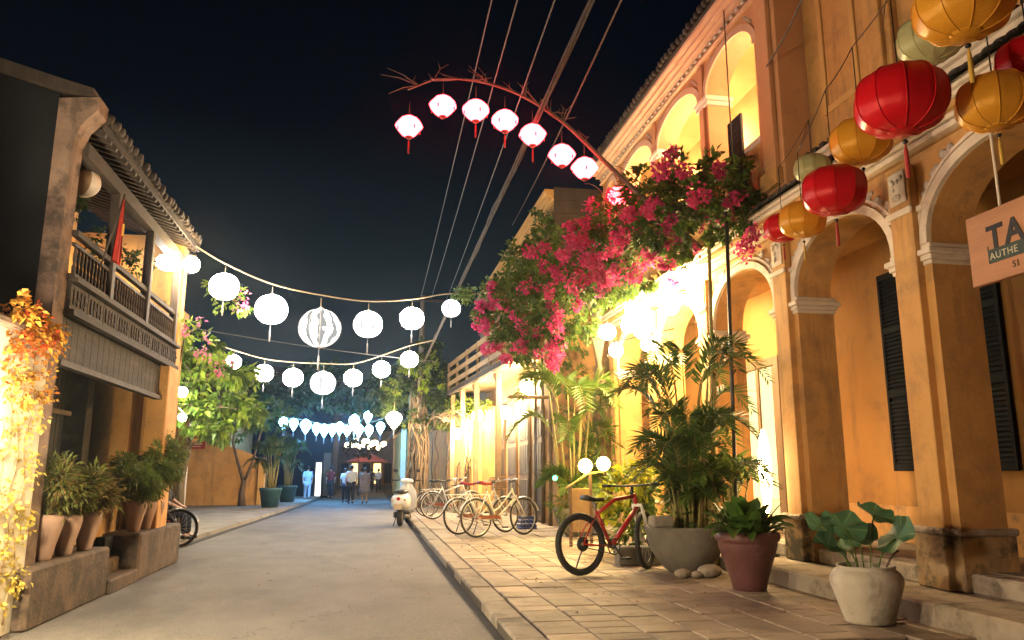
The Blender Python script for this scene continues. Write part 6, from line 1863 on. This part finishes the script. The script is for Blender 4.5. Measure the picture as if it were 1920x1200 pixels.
# ================================================================== people
def skinned(name, nodes, edges, mat, parent, root, sub=1):
    names = list(nodes); me = bpy.data.meshes.new(name)
    me.from_pydata([nodes[k][0] for k in names], [(names.index(a), names.index(b)) for a, b in edges], [])
    o = bpy.data.objects.new(name, me); COL.objects.link(o)
    o.modifiers.new("s", 'SKIN'); sb = o.modifiers.new("u", 'SUBSURF'); sb.levels = sub; sb.render_levels = sub
    for i, k in enumerate(names):
        r = nodes[k][1]; sv = me.skin_vertices[0].data[i]
        sv.radius = r if hasattr(r, '__len__') else (r, r); sv.use_root = (k == root)
    dg = bpy.context.evaluated_depsgraph_get()
    m2 = bpy.data.meshes.new_from_object(o.evaluated_get(dg))
    bpy.data.objects.remove(o)
    m2.materials.clear(); m2.materials.append(MATS[mat])
    m2.polygons.foreach_set("use_smooth", [True] * len(m2.polygons))
    return link(name, m2, parent)
def person(label, loc, rz, H, top, legs, stride=.16, skirt=None, arms=.06, seated=False, group=None):
    t = thing("person", label, "person", loc, rz, group)
    k = H / 1.7
    t.scale = (k, k, k)
    # local: +x forward, y sideways, z up
    s = stride
    if not seated:
        hipz = .90
        J = {"pelvis": ((0, 0, hipz), (.13, .16)), "belly": ((.0, 0, 1.08), (.11, .145)), "chest": ((.01, 0, 1.28), (.12, .17)), "neckb": ((.0, 0, 1.44), (.06, .07)), "neck": ((.01, 0, 1.50), .05), "head": ((.03, 0, 1.60), (.085, .078)), "crown": ((.015, 0, 1.67), (.07, .066))}
        for sd, n, st in ((1, "l", s), (-1, "r", -s)):
            J["sh" + n] = ((0, sd * .18, 1.40), .058); J["el" + n] = ((-st * .5 - .02, sd * .23, 1.14), .043); J["wr" + n] = ((-st * .8 + arms, sd * .22, .90), .030); J["hd" + n] = ((-st * .9 + arms + .01, sd * .215, .80), (.036, .018))
            J["hip" + n] = ((0, sd * .09, .86), .088); J["kn" + n] = ((st * .55 + .02, sd * .095, .48), .060); J["an" + n] = ((st * 1.0 - .03, sd * .095, .09 + (0.05 if st < 0 else 0)), .040); J["ft" + n] = ((st * 1.0 + .11, sd * .10, .035 + (0.02 if st < 0 else 0)), (.034, .040))
    else:
        J = {"pelvis": ((0, 0, .50), (.13, .17)), "belly": ((-.03, 0, .68), (.11, .15)), "chest": ((-.02, 0, .90), (.12, .17)), "neckb": ((.0, 0, 1.06), (.06, .07)), "neck": ((.02, 0, 1.12), .05), "head": ((.05, 0, 1.22), (.085, .078)), "crown": ((.03, 0, 1.29), (.07, .066))}
        for sd, n in ((1, "l"), (-1, "r")):
            J["sh" + n] = ((-.02, sd * .18, 1.02), .058); J["el" + n] = ((.10, sd * .24, .78), .043); J["wr" + n] = ((.34, sd * .14, .66), .030); J["hd" + n] = ((.43, sd * .10, .63), (.03, .03))
            J["hip" + n] = ((.05, sd * .10, .50), .090); J["kn" + n] = ((.48, sd * .12, .52), .066); J["an" + n] = ((.50, sd * .12, .09), .045); J["ft" + n] = ((.64, sd * .13, .04), (.034, .042))
    E_ = [("pelvis", "belly"), ("belly", "chest"), ("chest", "neckb"), ("neckb", "neck"), ("neck", "head"), ("head", "crown")]
    for n in "lr":
        E_ += [("chest", "sh" + n), ("sh" + n, "el" + n), ("el" + n, "wr" + n), ("wr" + n, "hd" + n), ("pelvis", "hip" + n), ("hip" + n, "kn" + n), ("kn" + n, "an" + n), ("an" + n, "ft" + n)]
    skinned("body", J, E_, "skin", t, "pelvis")
    def infl(keys, g): 
        return {q: (J[q][0], tuple(x + g for x in (J[q][1] if hasattr(J[q][1], '__len__') else (J[q][1],) * 2))) for q in keys}
    skinned("shirt", infl(["pelvis", "belly", "chest", "neckb", "shl", "ell", "shr", "elr"], .022), [("pelvis", "belly"), ("belly", "chest"), ("chest", "neckb"), ("chest", "shl"), ("shl", "ell"), ("chest", "shr"), ("shr", "elr")], top, t, "belly")
    if skirt:
        z0 = .52 if not seated else .4
        MB().lathe([(.30, z0), (.27, .75), (.205, .95), (.175, 1.08)], 18, sx=.85).build("skirt", skirt, t, world=False)
    else:
        skinned("trousers", infl(["pelvis", "hipl", "knl", "anl", "hipr", "knr", "anr"], .024), [("pelvis", "hipl"), ("hipl", "knl"), ("knl", "anl"), ("pelvis", "hipr"), ("hipr", "knr"), ("knr", "anr")], legs, t, "pelvis")
    hz = J["head"][0]
    MB().ball((hz[0] - .022, 0, hz[2] + .035), .105, 14, 10, (1.0, .92, 1.05)).build("hair", "hair", t, world=False)
    for n in "lr":
        a = J["an" + n][0]; f = J["ft" + n][0]
        MB().tube([(a[0] - .05, a[1], f[2] + .005), (a[0] + .04, a[1], f[2] + .012), (f[0] + .05, f[1], f[2] - .005)], [.042, .046, .034], 8).build("shoe", "hair", t, world=False)
    fh = J["head"][0]
    MB().ball((fh[0] + .085, 0, fh[2] - .005), .018, 6, 5).build("nose", "skin", t, world=False)
    return t
person("man in pale blue shirt and light trousers walking away on the left", (-3.0, 41.3, .0), radians(95), 1.70, "shirt_blue", "trousers_pale", .13)
person("man in white checked shirt and dark trousers walking away", (-.74, 37.0, 0), radians(88), 1.70, "shirt_white", "trousers_dark", .14)
person("woman in grey patterned dress walking beside the checked shirt", (-.12, 37.1, 0), radians(92), 1.60, "dress_grey", "trousers_dark", .13, "dress_grey")
person("person in white top just left of the checked shirt man", (-1.05, 38.6, 0), radians(85), 1.58, "shirt_white", "trousers_dark", .10)
person("person in dark red shirt in the shade by the doorway", (-2.0, 44.5, 0), radians(-100), 1.72, "shirt_red", "shirt_black", .05)
for (x, y, tp, lb, a) in ((.28, 58, "shirt_black", "distant person in black beside the market parasol", 90), (.75, 57, "shirt_white", "distant person in a pale top near the far posts", 100), (-.45, 60, "shirt_blue", "distant person in blue behind the walking couple", 80)):
    person(lb, (x, y, 0), radians(a), 1.65, tp, "shirt_black", .1)
person("person in dark trousers sitting by the bicycle wheel", (-4.02, 17.0, .095), radians(-8), 1.62, "shirt_black", "trousers_dark", 0, seated=True)
st = thing("plastic_stool", "low red plastic stool under the seated person", "stool", (-4.02, 17.0, .095), .2)
MB().cbox(-.15, -.15, .34, .15, .15, .375, .015).build("seat", "plastic_red", st, world=False)
for sx in (-1, 1):
    for sy in (-1, 1):
        MB().bar((sx * .16, sy * .16, 0), (sx * .12, sy * .12, .345), .035, .035).build("leg", "plastic_red", st, world=False)
# blue crate and bundles behind the bicycles
bx = thing("plastic_crate", "blue plastic crate by the dark doors behind the bicycles", "crate", (3.75, 18.6, .098), .2)
MB().cbox(-.2, -.15, 0, .2, .15, .03, .005).build("bottom", "plastic_blue", bx, world=False)
for (x0, y0, x1, y1) in ((-.2, -.15, .2, -.13), (-.2, .13, .2, .15), (-.2, -.129, -.18, .129), (.18, -.129, .2, .129)):
    for z in (.03, .12, .21): MB().cbox(x0, y0, z + .005, x1, y1, z + .07, .004).build("slat", "plastic_blue", bx, world=False)

# ================================================================== thin haze added to put a bloom round the lamps
m, n, l = new_mat("bloom_haze")
out = n.new("ShaderNodeOutputMaterial")
v = n.new("ShaderNodeVolumePrincipled")
v.inputs["Color"].default_value = (.86, .93, 1, 1)
v.inputs["Density"].default_value = 0.00045
v.inputs["Anisotropy"].default_value = 0.9
l.new(v.outputs[0], out.inputs["Volume"])
hz = MB().box(-155, -65, -1.1, 155, 265, 11.8).build("haze", "bloom_haze")
tag(hz, kind="stuff")
